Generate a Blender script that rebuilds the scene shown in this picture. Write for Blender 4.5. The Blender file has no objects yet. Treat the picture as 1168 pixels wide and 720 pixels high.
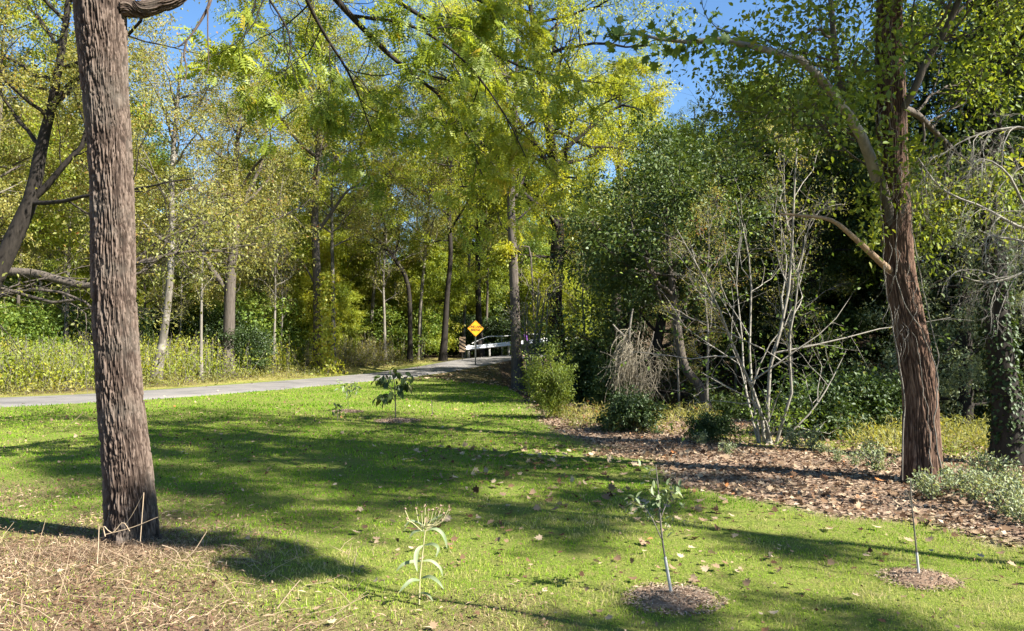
import bpy, math, random
import numpy as np
D = bpy.data
SC = bpy.context.scene
COL = SC.collection
RAD = math.radians
# ------------------------------------------------------------------ camera model
F = 882.0; CX = 584.0; CY = 360.0; HZ = 392.0; EYE = 1.6
PITCH = math.atan((HZ - CY) / F)
def at(px, py, Y):
    """world point seen at photo pixel (px,py) at distance Y ahead"""
    u = (px - CX) / F; v = (CY - py) / F
    cy, sy = math.cos(PITCH), math.sin(PITCH)
    fy = cy - v * sy; fz = sy + v * cy
    k = Y / fy
    return np.array([u * k, Y, EYE + fz * k])
def ats(pts, Y):
    return np.array([at(p[0], p[1], p[2] if len(p) > 2 else Y) for p in pts])
# ------------------------------------------------------------------ noise
def _h(ix, iy, iz, seed):
    n = (ix.astype(np.int64) * 374761393 + iy.astype(np.int64) * 668265263 + iz.astype(np.int64) * 2147483647 + seed * 144665) & 0xffffffff
    n = ((n ^ (n >> 13)) * 1274126177) & 0xffffffff
    n = (n ^ (n >> 16)) & 0xffffffff
    n = (n * 2246822519) & 0xffffffff
    n = n ^ (n >> 15)
    return (n & 0xffffff) / float(0xffffff)
def vn(x, y, z=0.0, seed=0):
    x = np.asarray(x, float); y = np.asarray(y, float); z = np.zeros_like(x) + z
    ix, iy, iz = np.floor(x), np.floor(y), np.floor(z)
    fx, fy, fz = x - ix, y - iy, z - iz
    fx = fx*fx*(3-2*fx); fy = fy*fy*(3-2*fy); fz = fz*fz*(3-2*fz)
    r = 0
    for a in (0, 1):
        for b in (0, 1):
            for c in (0, 1):
                w = (fx if a else 1-fx) * (fy if b else 1-fy) * (fz if c else 1-fz)
                r = r + w * _h(ix+a, iy+b, iz+c, seed)
    return r
def fbm(x, y, z=0.0, oct=3, seed=0):
    s = 0; a = 0.5; t = 0; x = np.asarray(x, float); y = np.asarray(y, float)
    for o in range(oct):
        s = s + a * vn(x, y, z, seed + o*17); t += a
        x = x*2.03; y = y*2.03; z = z*2.03; a *= .5
    return s / t
def sstep(a, b, x):
    t = np.clip((x - a) / (b - a), 0, 1); return t*t*(3-2*t)
def unit(v):
    return v / np.maximum(np.linalg.norm(v, axis=-1, keepdims=True), 1e-9)
# ------------------------------------------------------------------ mesh from arrays
def mk(name, V, faces, mat=None, attrs=None, smooth=False, mats=None, midx=None):
    V = np.asarray(V, np.float32)
    me = D.meshes.new(name)
    faces = [np.asarray(f, np.int32) for f in faces if len(f)]
    nl = sum(f.size for f in faces); nf = sum(len(f) for f in faces)
    me.vertices.add(len(V)); me.vertices.foreach_set('co', V.ravel())
    me.loops.add(nl); me.polygons.add(nf)
    me.loops.foreach_set('vertex_index', np.concatenate([f.ravel() for f in faces]))
    tot = np.concatenate([np.full(len(f), f.shape[1], np.int32) for f in faces])
    st = np.concatenate([[0], np.cumsum(tot)[:-1]]).astype(np.int32)
    me.polygons.foreach_set('loop_start', st)
    if smooth: me.polygons.foreach_set('use_smooth', np.ones(nf, bool))
    for k, a in (attrs or {}).items():
        at_ = me.attributes.new(k, 'FLOAT', 'POINT'); at_.data.foreach_set('value', np.asarray(a, np.float32))
    for m in ([mat] if mat else (mats or [])): me.materials.append(m)
    if midx is not None: me.polygons.foreach_set('material_index', np.asarray(midx, np.int32))
    me.update(calc_edges=True)
    return me
def obj(name, me, parent=None, loc=None):
    o = D.objects.new(name, me); COL.objects.link(o)
    if parent is not None: o.parent = parent
    if loc is not None: o.location = loc
    return o
def tag(o, label=None, cat=None, group=None, kind=None):
    if label: o['label'] = label
    if cat: o['category'] = cat
    if group: o['group'] = group
    if kind: o['kind'] = kind
    return o
def thing(name, label, cat, loc=(0, 0, 0), group=None):
    o = D.objects.new(name, None); COL.objects.link(o); o.location = loc
    o.empty_display_size = .2
    return tag(o, label, cat, group)
class MB:
    """collects vertices, faces and point attribute"""
    def __init__(s): s.V = []; s.F = {}; s.T = []; s.n = 0
    def add(s, V, faces, t=0.5):
        V = np.asarray(V, float).reshape(-1, 3)
        for f in faces:
            f = np.asarray(f)
            if f.size: s.F.setdefault(f.shape[1], []).append(f + s.n)
        s.V.append(V); s.n += len(V)
        s.T.append(np.zeros(len(V)) + t)
        return s
    def mesh(s, name, mat, smooth=False, attr='tint', off=None):
        V = np.concatenate(s.V)
        if off is not None: V = V - np.asarray(off)
        return mk(name, V, [np.concatenate(f) for f in s.F.values()], mat, {attr: np.concatenate(s.T)}, smooth)
# ------------------------------------------------------------------ tubes
def tubes(P, R, sides=5, cap=False):
    """P (B,n,3), R (B,n) -> verts, quads"""
    P = np.asarray(P, float); R = np.asarray(R, float)
    B, n, _ = P.shape
    T = np.empty_like(P); T[:, 1:-1] = P[:, 2:] - P[:, :-2]; T[:, 0] = P[:, 1] - P[:, 0]; T[:, -1] = P[:, -1] - P[:, -2]
    T = unit(T)
    m = np.abs(unit(P[:, -1] - P[:, 0])); ax = np.argmin(m, axis=1)
    ref = np.eye(3)[ax][:, None, :]
    U = unit(ref - T * np.sum(ref * T, -1, keepdims=True)); W = np.cross(T, U)
    a = np.linspace(0, 2*np.pi, sides, endpoint=False)
    V = P[:, :, None, :] + R[:, :, None, None] * (np.cos(a)[None, None, :, None] * U[:, :, None, :] + np.sin(a)[None, None, :, None] * W[:, :, None, :])
    idx = np.arange(B*n*sides).reshape(B, n, sides)
    q = np.stack([idx[:, :-1], np.roll(idx, -1, 2)[:, :-1], np.roll(idx, -1, 2)[:, 1:], idx[:, 1:]], -1).reshape(-1, 4)
    return V.reshape(-1, 3), q
def catmull(pts, m):
    """resample a polyline smoothly to m points; columns are interpolated together"""
    p = np.asarray(pts, float)
    q = np.vstack([2*p[0]-p[1], p, 2*p[-1]-p[-2]])
    seg = np.linalg.norm(np.diff(p[:, :3], axis=0), axis=1); s = np.concatenate([[0], np.cumsum(seg)])
    t = np.linspace(0, s[-1], m)
    i = np.clip(np.searchsorted(s, t, 'right') - 1, 0, len(p)-2)
    u = ((t - s[i]) / np.maximum(seg[i], 1e-9))[:, None]
    a, b, c, d = q[i], q[i+1], q[i+2], q[i+3]
    return .5*((2*b) + (c-a)*u + (2*a-5*b+4*c-d)*u*u + (3*b-a-3*c+d)*u**3)
def kids(rng, P, R, n, t0, t1, ang, lenf, seg=5, wander=.25, up=0.0, rs=.012, golden=False, rmax=.65, tip=.25):
    B, m, _ = P.shape
    pi = np.repeat(np.arange(B), n); N = B*n
    st = (np.tile(np.arange(n), B) + rng.uniform(0, 1, N)) / n
    t = t0 + (t1 - t0) * st
    f = np.clip(t * (m-1), 0, m-1.001); i = f.astype(int); u = (f - i)[:, None]
    pos = P[pi, i]*(1-u) + P[pi, i+1]*u
    tan = unit(P[pi, i+1] - P[pi, i])
    r = R[pi, i]*(1-u[:, 0]) + R[pi, i+1]*u[:, 0]
    pl = np.linalg.norm(P[:, -1] - P[:, 0], axis=1)[pi]
    rnd = rng.normal(size=(N, 3))
    if golden:
        k = np.tile(np.arange(n), B)*2.39996 + rng.normal(0, .35, N) + rng.uniform(0, 6)
        rnd = np.stack([np.cos(k), np.sin(k), np.zeros(N)], 1)
    per = unit(rnd - tan*np.sum(rnd*tan, -1, keepdims=True))
    a = np.radians(rng.uniform(ang[0], ang[1], N))[:, None]
    d = np.cos(a)*tan + np.sin(a)*per
    L = lenf(t, pl) * rng.uniform(.7, 1.25, N)
    Q = np.empty((N, seg, 3)); Q[:, 0] = pos
    for k in range(1, seg):
        d = unit(d + rng.normal(0, wander, (N, 3)) + np.array([0, 0, up]))
        Q[:, k] = Q[:, k-1] + d * (L/(seg-1))[:, None]
    r0 = np.minimum(r*rmax, np.maximum(L*rs, .003))
    RR = r0[:, None] * np.linspace(1, tip, seg)[None, :]
    return Q, RR
# ------------------------------------------------------------------ leaf templates (x across, y along, z normal)
KITE = (np.array([(0, 0, 0), (.5, .42, .09), (0, 1, -.08), (-.5, .42, .09)], float), [np.array([(0, 1, 2, 3)])])
FOLD = (np.array([(0, 0, 0), (.40, .25, .08), (.42, .58, .08), (0, 1, -.12), (-.42, .58, .08), (-.40, .25, .08)], float), [np.array([(0, 1, 2, 3), (0, 3, 4, 5)])])
def _lobed():
    o = [(0, 0), (.18, .06), (.46, .0), (.36, .2), (.62, .42), (.3, .46), (.36, .74), (.14, .66), (0, 1), (-.14, .66), (-.36, .74), (-.3, .46), (-.62, .42), (-.36, .2), (-.46, 0), (-.18, .06)]
    v = [(0, .35, -.02)] + [(x, y, .35*x*x + .12*(y-.35)**2) for x, y in o]
    n = len(o)
    return np.array(v, float), [np.array([(0, 1+i, 1+(i+1) % n) for i in range(n)])]
LOBED = _lobed()
def _pinnate(k=5):
    v = []; f = []
    for i in range(k):
        y = .12 + .8*i/k
        for s in (1, -1):
            b = len(v); w = .56*(1-.5*abs(i/k-.4))
            v += [(0, y, 0), (s*w*.5, y-.03, .02), (s*w, y+.08, -.07), (s*w*.5, y+.115, .02)]
            f.append((b, b+1, b+2, b+3) if s > 0 else (b, b+3, b+2, b+1))
    b = len(v); v += [(0, .9, 0), (.07, 1.0, 0), (0, 1.12, -.05), (-.07, 1.0, 0)]; f.append((b, b+1, b+2, b+3))
    b = len(v); v += [(-.012, 0, 0), (.012, 0, 0), (.008, .92, 0), (-.008, .92, 0)]; f.append((b, b+1, b+2, b+3))
    return np.array(v, float), [np.array(f)]
PINN = _pinnate()
def stamp(tpl, C, A, Nn, L, W):
    tv, tf = tpl; k = len(tv); N = len(C)
    A = unit(A); S = unit(np.cross(A, Nn)); Z = np.cross(S, A)
    L = np.broadcast_to(L, (N,)); W = np.broadcast_to(W, (N,))
    V = C[:, None, :] + tv[None, :, 0, None]*W[:, None, None]*S[:, None, :] + tv[None, :, 1, None]*L[:, None, None]*A[:, None, :] + tv[None, :, 2, None]*L[:, None, None]*Z[:, None, :]
    off = (np.arange(N)*k)[:, None, None]
    return V.reshape(-1, 3), [(f[None] + off).reshape(-1, f.shape[1]) for f in tf], k
# ------------------------------------------------------------------ materials
def newmat(name):
    m = D.materials.new(name); m.use_nodes = True
    nt = m.node_tree; nt.nodes.clear()
    return m, nt, nt.nodes, nt.links
def node(nt, typ, **kw):
    n = nt.nodes.new(typ)
    for k, v in kw.items():
        if k in n.inputs: n.inputs[k].default_value = v
        else: setattr(n, k, v)
    return n
def ramp(nt, stops, fac=None, interp='LINEAR'):
    r = nt.nodes.new('ShaderNodeValToRGB'); e = r.color_ramp.elements; r.color_ramp.interpolation = interp
    while len(e) < len(stops): e.new(.5)
    for i, (p, c) in enumerate(stops):
        e[i].position = p; e[i].color = (*c, 1) if len(c) == 3 else c
    if fac is not None: nt.links.new(fac, r.inputs[0])
    return r
def mix(nt, fac, a, b, mode='MIX'):
    m = nt.nodes.new('ShaderNodeMix'); m.data_type = 'RGBA'; m.blend_type = mode
    for s, v in ((0, fac), (6, a), (7, b)):
        if hasattr(v, 'is_output'): nt.links.new(v, m.inputs[s])
        else: m.inputs[s].default_value = v if s == 0 else ((*v, 1) if len(v) == 3 else v)
    return m.outputs[2]
def leafmat(name, stops, trans=.42, gloss=.025, vary=.25):
    m, nt, N, Lk = newmat(name)
    a = node(nt, 'ShaderNodeAttribute', attribute_name='tint')
    oi = node(nt, 'ShaderNodeObjectInfo')
    ad = node(nt, 'ShaderNodeMath', operation='MULTIPLY_ADD'); Lk.new(oi.outputs['Random'], ad.inputs[0]); ad.inputs[1].default_value = vary; Lk.new(a.outputs['Fac'], ad.inputs[2])
    sb = node(nt, 'ShaderNodeMath', operation='SUBTRACT'); Lk.new(ad.outputs[0], sb.inputs[0]); sb.inputs[1].default_value = vary*.5
    r = ramp(nt, stops, sb.outputs[0])
    d = node(nt, 'ShaderNodeBsdfDiffuse'); t = node(nt, 'ShaderNodeBsdfTranslucent'); g = node(nt, 'ShaderNodeBsdfGlossy', Roughness=.55)
    Lk.new(r.outputs[0], d.inputs[0])
    tc = mix(nt, 1.0, r.outputs[0], (1.25, 1.15, .55), 'MULTIPLY'); Lk.new(tc, t.inputs[0])
    g.inputs[0].default_value = (.8, .85, .8, 1)
    m1 = node(nt, 'ShaderNodeMixShader', Fac=trans); Lk.new(d.outputs[0], m1.inputs[1]); Lk.new(t.outputs[0], m1.inputs[2])
    m2 = node(nt, 'ShaderNodeMixShader', Fac=gloss); Lk.new(m1.outputs[0], m2.inputs[1]); Lk.new(g.outputs[0], m2.inputs[2])
    o = node(nt, 'ShaderNodeOutputMaterial'); Lk.new(m2.outputs[0], o.inputs[0])
    return m
def barkmat(name, dark, light, scale=9.0, bump=.5, vary=.5, lichen=None):
    """furrowed bark on plain tubes"""
    m, nt, N, Lk = newmat(name)
    tc = node(nt, 'ShaderNodeTexCoord'); mp = node(nt, 'ShaderNodeMapping'); mp.inputs['Scale'].default_value = (1, 1, .16)
    Lk.new(tc.outputs['Object'], mp.inputs[0])
    n1 = node(nt, 'ShaderNodeTexNoise', Scale=scale*2.2, Detail=5.0, Roughness=.65); Lk.new(mp.outputs[0], n1.inputs['Vector'])
    n2 = node(nt, 'ShaderNodeTexNoise', Scale=1.3, Detail=3.0); Lk.new(tc.outputs['Object'], n2.inputs['Vector'])
    r = ramp(nt, [(.32, dark), (.62, light)], n1.outputs[0])
    c = mix(nt, n2.outputs[0], r.outputs[0], [x*(1-vary) for x in light])
    if lichen:
        n3 = node(nt, 'ShaderNodeTexNoise', Scale=4.0, Detail=4.0); Lk.new(tc.outputs['Object'], n3.inputs['Vector'])
        f = ramp(nt, [(.52, (0, 0, 0)), (.64, (.8, .8, .8))], n3.outputs[0]); c = mix(nt, f.outputs[0], c, lichen)
    p = node(nt, 'ShaderNodeBsdfPrincipled', Roughness=.9); p.inputs['Specular IOR Level'].default_value = .2
    Lk.new(c, p.inputs['Base Color'])
    b = node(nt, 'ShaderNodeBump', Strength=bump, Distance=.03); Lk.new(n1.outputs[0], b.inputs['Height']); Lk.new(b.outputs[0], p.inputs['Normal'])
    o = node(nt, 'ShaderNodeOutputMaterial'); Lk.new(p.outputs[0], o.inputs[0])
    return m
def ridgemat(name, deep, mid, top, moss=None):
    """bark whose furrows are real geometry; 'tint' carries the plate height"""
    m, nt, N, Lk = newmat(name)
    a = node(nt, 'ShaderNodeAttribute', attribute_name='tint'); tc = node(nt, 'ShaderNodeTexCoord')
    mp = node(nt, 'ShaderNodeMapping'); mp.inputs['Scale'].default_value = (1, 1, .25); Lk.new(tc.outputs['Object'], mp.inputs[0])
    n1 = node(nt, 'ShaderNodeTexNoise', Scale=70.0, Detail=6.0, Roughness=.7); Lk.new(mp.outputs[0], n1.inputs['Vector'])
    n2 = node(nt, 'ShaderNodeTexNoise', Scale=2.2, Detail=5.0, Roughness=.6); Lk.new(tc.outputs['Object'], n2.inputs['Vector'])
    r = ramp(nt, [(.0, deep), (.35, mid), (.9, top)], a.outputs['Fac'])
    v = ramp(nt, [(.25, (.55, .55, .55)), (.75, (1.25, 1.25, 1.25))], n1.outputs[0])
    c = mix(nt, 1.0, r.outputs[0], v.outputs[0], 'MULTIPLY')
    f = ramp(nt, [(.5, (0, 0, 0)), (.72, (.6, .6, .6))], n2.outputs[0]); c = mix(nt, f.outputs[0], c, moss or [x*1.5 for x in mid])
    p = node(nt, 'ShaderNodeBsdfPrincipled', Roughness=.92); p.inputs['Specular IOR Level'].default_value = .15
    Lk.new(c, p.inputs['Base Color'])
    b = node(nt, 'ShaderNodeBump', Strength=.6, Distance=.008); Lk.new(n1.outputs[0], b.inputs['Height']); Lk.new(b.outputs[0], p.inputs['Normal'])
    o = node(nt, 'ShaderNodeOutputMaterial'); Lk.new(p.outputs[0], o.inputs[0])
    return m
def plain(name, c, rough=.6, metal=0.0, nscale=12.0, amount=.3, spec=.4):
    m, nt, N, Lk = newmat(name)
    tc = node(nt, 'ShaderNodeTexCoord'); n = node(nt, 'ShaderNodeTexNoise', Scale=nscale, Detail=4.0); Lk.new(tc.outputs['Object'], n.inputs['Vector'])
    col = mix(nt, n.outputs[0], [x*(1-amount) for x in c], [min(1, x*(1+amount)) for x in c])
    p = node(nt, 'ShaderNodeBsdfPrincipled', Roughness=rough, Metallic=metal); p.inputs['Specular IOR Level'].default_value = spec
    Lk.new(col, p.inputs['Base Color'])
    o = node(nt, 'ShaderNodeOutputMaterial'); Lk.new(p.outputs[0], o.inputs[0])
    return m
def tintmat(name, stops, rough=.9, trans=0.0):
    m, nt, N, Lk = newmat(name)
    a = node(nt, 'ShaderNodeAttribute', attribute_name='tint'); r = ramp(nt, stops, a.outputs['Fac'])
    d = node(nt, 'ShaderNodeBsdfDiffuse', Roughness=.5); Lk.new(r.outputs[0], d.inputs[0]); out = d.outputs[0]
    if trans:
        t = node(nt, 'ShaderNodeBsdfTranslucent'); Lk.new(r.outputs[0], t.inputs[0])
        m1 = node(nt, 'ShaderNodeMixShader', Fac=trans); Lk.new(out, m1.inputs[1]); Lk.new(t.outputs[0], m1.inputs[2]); out = m1.outputs[0]
    o = node(nt, 'ShaderNodeOutputMaterial'); Lk.new(out, o.inputs[0])
    return m
M = {}
M['leaf_yellow'] = leafmat('leaf_yellow', [(0, (.12, .18, .018)), (.3, (.26, .31, .03)), (.75, (.43, .44, .04)), (.96, (.56, .46, .05)), (1, (.45, .22, .04))], .56)
M['leaf_lime'] = leafmat('leaf_lime', [(0, (.07, .12, .015)), (.4, (.25, .32, .036)), (.8, (.39, .42, .05)), (1, (.44, .36, .05))], .56)
M['leaf_green'] = leafmat('leaf_green', [(0, (.04, .08, .014)), (.5, (.13, .20, .028)), (.85, (.24, .29, .045)), (1, (.30, .26, .05))], .4)
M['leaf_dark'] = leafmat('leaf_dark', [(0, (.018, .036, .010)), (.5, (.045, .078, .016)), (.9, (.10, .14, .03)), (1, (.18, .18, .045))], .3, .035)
M['leaf_olive'] = leafmat('leaf_olive', [(0, (.10, .12, .03)), (.45, (.24, .25, .06)), (.85, (.36, .32, .09)), (.97, (.40, .28, .08)), (1, (.40, .15, .05))], .48)
M['leaf_pale'] = leafmat('leaf_pale', [(0, (.10, .14, .07)), (.6, (.22, .27, .14)), (1, (.36, .38, .24))], .35, .03)
M['leaf_fresh'] = leafmat('leaf_fresh', [(0, (.05, .09, .013)), (.5, (.15, .205, .024)), (.9, (.29, .32, .04)), (1, (.40, .33, .04))], .46)
M['bark_grey'] = barkmat('bark_grey', (.03, .024, .019), (.14, .118, .098))
M['bark_dark'] = barkmat('bark_dark', (.008, .007, .006), (.042, .035, .029))
M['bark_pale'] = barkmat('bark_pale', (.05, .042, .034), (.20, .178, .145), 7.0, .35, .55, (.27, .25, .21))
M['bark_dead'] = barkmat('bark_dead', (.085, .072, .058), (.27, .245, .205), 9.0, .35, .5)
M['bark_syc'] = barkmat('bark_syc', (.08, .066, .05), (.26, .23, .19), 4.0, .3, .4, (.34, .32, .27))
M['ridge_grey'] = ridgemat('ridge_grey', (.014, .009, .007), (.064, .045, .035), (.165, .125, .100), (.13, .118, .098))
M['bark_white'] = barkmat('bark_white', (.10, .088, .07), (.36, .335, .285), 8.0, .35, .5)
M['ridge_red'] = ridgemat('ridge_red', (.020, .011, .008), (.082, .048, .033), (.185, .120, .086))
# ------------------------------------------------------------------ terrain
ROAD = np.array([(-46, -4, .0), (-34, 6, .0), (-24, 13, .0), (-17, 18.4, 0), (-13.9, 21, 0), (-11.6, 23.5, 0), (-9.3, 28.6, 0), (-7.2, 34.3, 0.02), (-5.8, 38.4, .06), (-4.0, 42.2, .25), (-1.9, 46, .58), (.1, 49.2, .74), (3, 52.5, .84), (8, 56, .9), (16, 60, 1.0), (32, 65, 1.4)])
ROADS = catmull(ROAD, 90)
CREEK = np.array([(0.9, 58), (1.2, 50), (2.6, 40), (4.6, 29), (6.2, 22.5), (9, 19.6), (14, 19), (26, 18), (60, 14)], float)
def polydist(X, Y, pts):
    X = np.asarray(X, float); Y = np.asarray(Y, float)
    best = np.full(X.shape, 1e9); sd = np.zeros(X.shape); par = np.zeros(X.shape)
    for i in range(len(pts)-1):
        ax, ay = pts[i][:2]; bx, by = pts[i+1][:2]; dx, dy = bx-ax, by-ay
        t = np.clip(((X-ax)*dx + (Y-ay)*dy) / (dx*dx+dy*dy), 0, 1)
        d = np.hypot(X-ax-t*dx, Y-ay-t*dy)
        k = d < best
        best = np.where(k, d, best); par = np.where(k, i+t, par)
        sd = np.where(k, np.sign(dx*(Y-ay) - dy*(X-ax)), sd)
    return best, par, sd
def terrain(X, Y):
    X = np.asarray(X, float); Y = np.asarray(Y, float)
    z = .07*(fbm(X*.28, Y*.28, 0, 3, 5) - .5) + .035*(fbm(X*1.7, Y*1.7, 0, 2, 9) - .5)
    z = z + .08*sstep(-.6, -3.4, X)*sstep(7.5, 4.2, Y)
    d, s, side = polydist(X, Y, CREEK)
    rough = fbm(X*.35, Y*.35, 0, 3, 31) - .5
    z = z - 1.7*np.exp(-(d/2.8)**2)*sstep(1.0, 1.9, s+1.2) + np.where(d < 8, rough*.5*np.exp(-(d/4.5)**2), 0)
    far = (side > 0)
    z = z + np.where(far, .17*np.clip(d-2.5, 0, 40) + rough*np.clip(d-2, 0, 3)*.4, 0)
    dr, sr, _ = polydist(X, Y, ROADS)
    back = sstep(0, 22, Y-26-.8*(X+10))*(X < 0)
    z = z + back*.7
    zr = np.interp(sr, np.arange(len(ROADS)), ROADS[:, 2])
    w = 1 - sstep(2.3, 5.4, dr)
    return z*(1-w) + zr*w
def tz(x, y): return float(terrain(np.array([x]), np.array([y]))[0])
def ground(px, py):
    """terrain point seen at a photo pixel"""
    lo = None
    for Y in np.concatenate([np.arange(2.5, 30, .05), np.arange(30, 90, .25)]):
        p = at(px, py, Y)
        if p[2] <= tz(p[0], p[1]): return np.array([p[0], p[1], tz(p[0], p[1])])
    return np.array([p[0], p[1], tz(p[0], p[1])])
def flat(px, py):
    Y = EYE*F/(py-HZ); return ((px-CX)/F*Y, Y)
MULCH_EDGE = [flat(*p) for p in [(600, 455), (622, 476), (655, 502), (720, 520), (775, 545), (840, 572), (950, 590), (1040, 594), (1110, 612), (1190, 636)]]
MULCH_EDGE += [(5.2, 5.2), (9, 3.5), (20, 1)]
DRY_EDGE = [(-30, 9.5), flat(-60, 545), flat(0, 556), flat(100, 590), flat(200, 630), flat(270, 670), flat(340, 720), (-.5, 3.2), (0, 0), (.3, -8)]
def masks(X, Y):
    n = fbm(X*.9, Y*.9, 0, 3, 77) - .5; n2 = fbm(X*.25, Y*.25, 0, 2, 55) - .5
    d, _, s = polydist(X, Y, MULCH_EDGE); sm = np.where(s > 0, d, -d)
    mulch = sstep(-.35, .35, sm + n*1.3)
    dr, sr, srd = polydist(X, Y, ROADS)
    beyond = sstep(-.5, .5, np.where(srd > 0, dr, -dr) - 2.6 + n)           # across the road
    d2, _, s2 = polydist(X, Y, DRY_EDGE); sd = np.where(s2 < 0, d2, -d2)
    dry = sstep(-1.7, 1.3, sd + n*3.2)
    dc, _, sc_ = polydist(X, Y, CREEK)
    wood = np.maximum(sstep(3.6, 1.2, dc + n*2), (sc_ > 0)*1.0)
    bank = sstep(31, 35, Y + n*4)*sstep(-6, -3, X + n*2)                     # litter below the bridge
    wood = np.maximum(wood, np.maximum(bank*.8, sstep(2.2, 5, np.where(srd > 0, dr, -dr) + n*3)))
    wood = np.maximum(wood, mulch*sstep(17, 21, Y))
    grassbank = sstep(.6, .0, np.hypot((X-6.6)/3.4, (Y-13.2)/2.6) - .55 + n)*mulch
    return mulch*(1-wood), dry, wood, beyond, grassbank
def axis(segs):
    out = [segs[0][0]]
    for a, b, h in segs:
        k = max(1, int(round((b-a)/h))); out += list(a + (b-a)*np.arange(1, k+1)/k)
    return np.array(out)
gx = axis([(-400, -120, 40), (-120, -40, 6), (-40, -14, 1.0), (-14, -6, .25), (-6, 6, .085), (6, 14, .2), (14, 40, 1.0), (40, 120, 6), (120, 400, 40)])
gy = axis([(-120, -20, 10), (-20, 2, 1.0), (2, 13, .085), (13, 26, .16), (26, 56, .4), (56, 110, 3), (110, 500, 40)])
GX, GY = np.meshgrid(gx, gy)
GZ = terrain(GX.ravel(), GY.ravel()).reshape(GX.shape)
mu, dr_, wo, be, gb = masks(GX.ravel(), GY.ravel())
nr, nc = GX.shape
ii = np.arange(nr*nc).reshape(nr, nc)
gq = np.stack([ii[:-1, :-1], ii[:-1, 1:], ii[1:, 1:], ii[1:, :-1]], -1).reshape(-1, 4)
def groundmat():
    m, nt, N, Lk = newmat('ground')
    tc = node(nt, 'ShaderNodeTexCoord')
    def A(n): return node(nt, 'ShaderNodeAttribute', attribute_name=n).outputs['Fac']
    def NZ(s, d=4.0, r=.6):
        n = node(nt, 'ShaderNodeTexNoise', Scale=s, Detail=d, Roughness=r); Lk.new(tc.outputs['Object'], n.inputs['Vector']); return n.outputs[0]
    fine = NZ(45, 5, .75); mid = NZ(6, 4); big = NZ(.9, 3)
    vo = node(nt, 'ShaderNodeTexVoronoi', Scale=22.0); Lk.new(tc.outputs['Object'], vo.inputs['Vector'])
    lawn = ramp(nt, [(.25, (.05, .06, .016)), (.55, (.14, .18, .03)), (.8, (.29, .27, .09))], fine).outputs[0]
    lawn = mix(nt, ramp(nt, [(.45, (0, 0, 0)), (.75, (.7, .7, .7))], mid).outputs[0], lawn, (.20, .17, .065))
    dry = ramp(nt, [(.25, (.045, .03, .018)), (.5, (.15, .10, .06)), (.78, (.36, .28, .18))], fine).outputs[0]
    dry = mix(nt, ramp(nt, [(.5, (0, 0, 0)), (.68, (.75, .75, .75))], mid).outputs[0], dry, (.15, .09, .065))
    chips = ramp(nt, [(0, (.07, .045, .034)), (.35, (.18, .122, .085)), (.7, (.32, .235, .165)), (1, (.48, .39, .29))], vo.outputs['Color']).outputs[0]
    chips = mix(nt, ramp(nt, [(.35, (0, 0, 0)), (.7, (.45, .45, .45))], fine).outputs[0], chips, (.16, .105, .078))
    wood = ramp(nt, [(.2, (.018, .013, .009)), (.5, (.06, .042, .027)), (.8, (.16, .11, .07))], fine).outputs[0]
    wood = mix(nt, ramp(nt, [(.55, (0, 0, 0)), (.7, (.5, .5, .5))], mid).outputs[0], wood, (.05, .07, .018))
    verge = ramp(nt, [(.2, (.10, .12, .025)), (.5, (.24, .22, .06)), (.8, (.40, .33, .15))], fine).outputs[0]
    c = mix(nt, A('dry'), lawn, dry)
    c = mix(nt, A('mulch'), c, chips)
    c = mix(nt, A('beyond'), c, verge)
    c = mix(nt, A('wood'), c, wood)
    c = mix(nt, A('grassbank'), c, verge)
    p = node(nt, 'ShaderNodeBsdfPrincipled', Roughness=1.0); p.inputs['Specular IOR Level'].default_value = .1
    Lk.new(c, p.inputs['Base Color'])
    b = node(nt, 'ShaderNodeBump', Strength=.7, Distance=.03); Lk.new(fine, b.inputs['Height']); Lk.new(b.outputs[0], p.inputs['Normal'])
    o = node(nt, 'ShaderNodeOutputMaterial'); Lk.new(p.outputs[0], o.inputs[0])
    return m
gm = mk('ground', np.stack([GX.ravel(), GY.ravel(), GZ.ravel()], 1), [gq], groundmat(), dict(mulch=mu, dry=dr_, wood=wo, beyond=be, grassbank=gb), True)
tag(obj('ground', gm), kind='structure')
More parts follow.
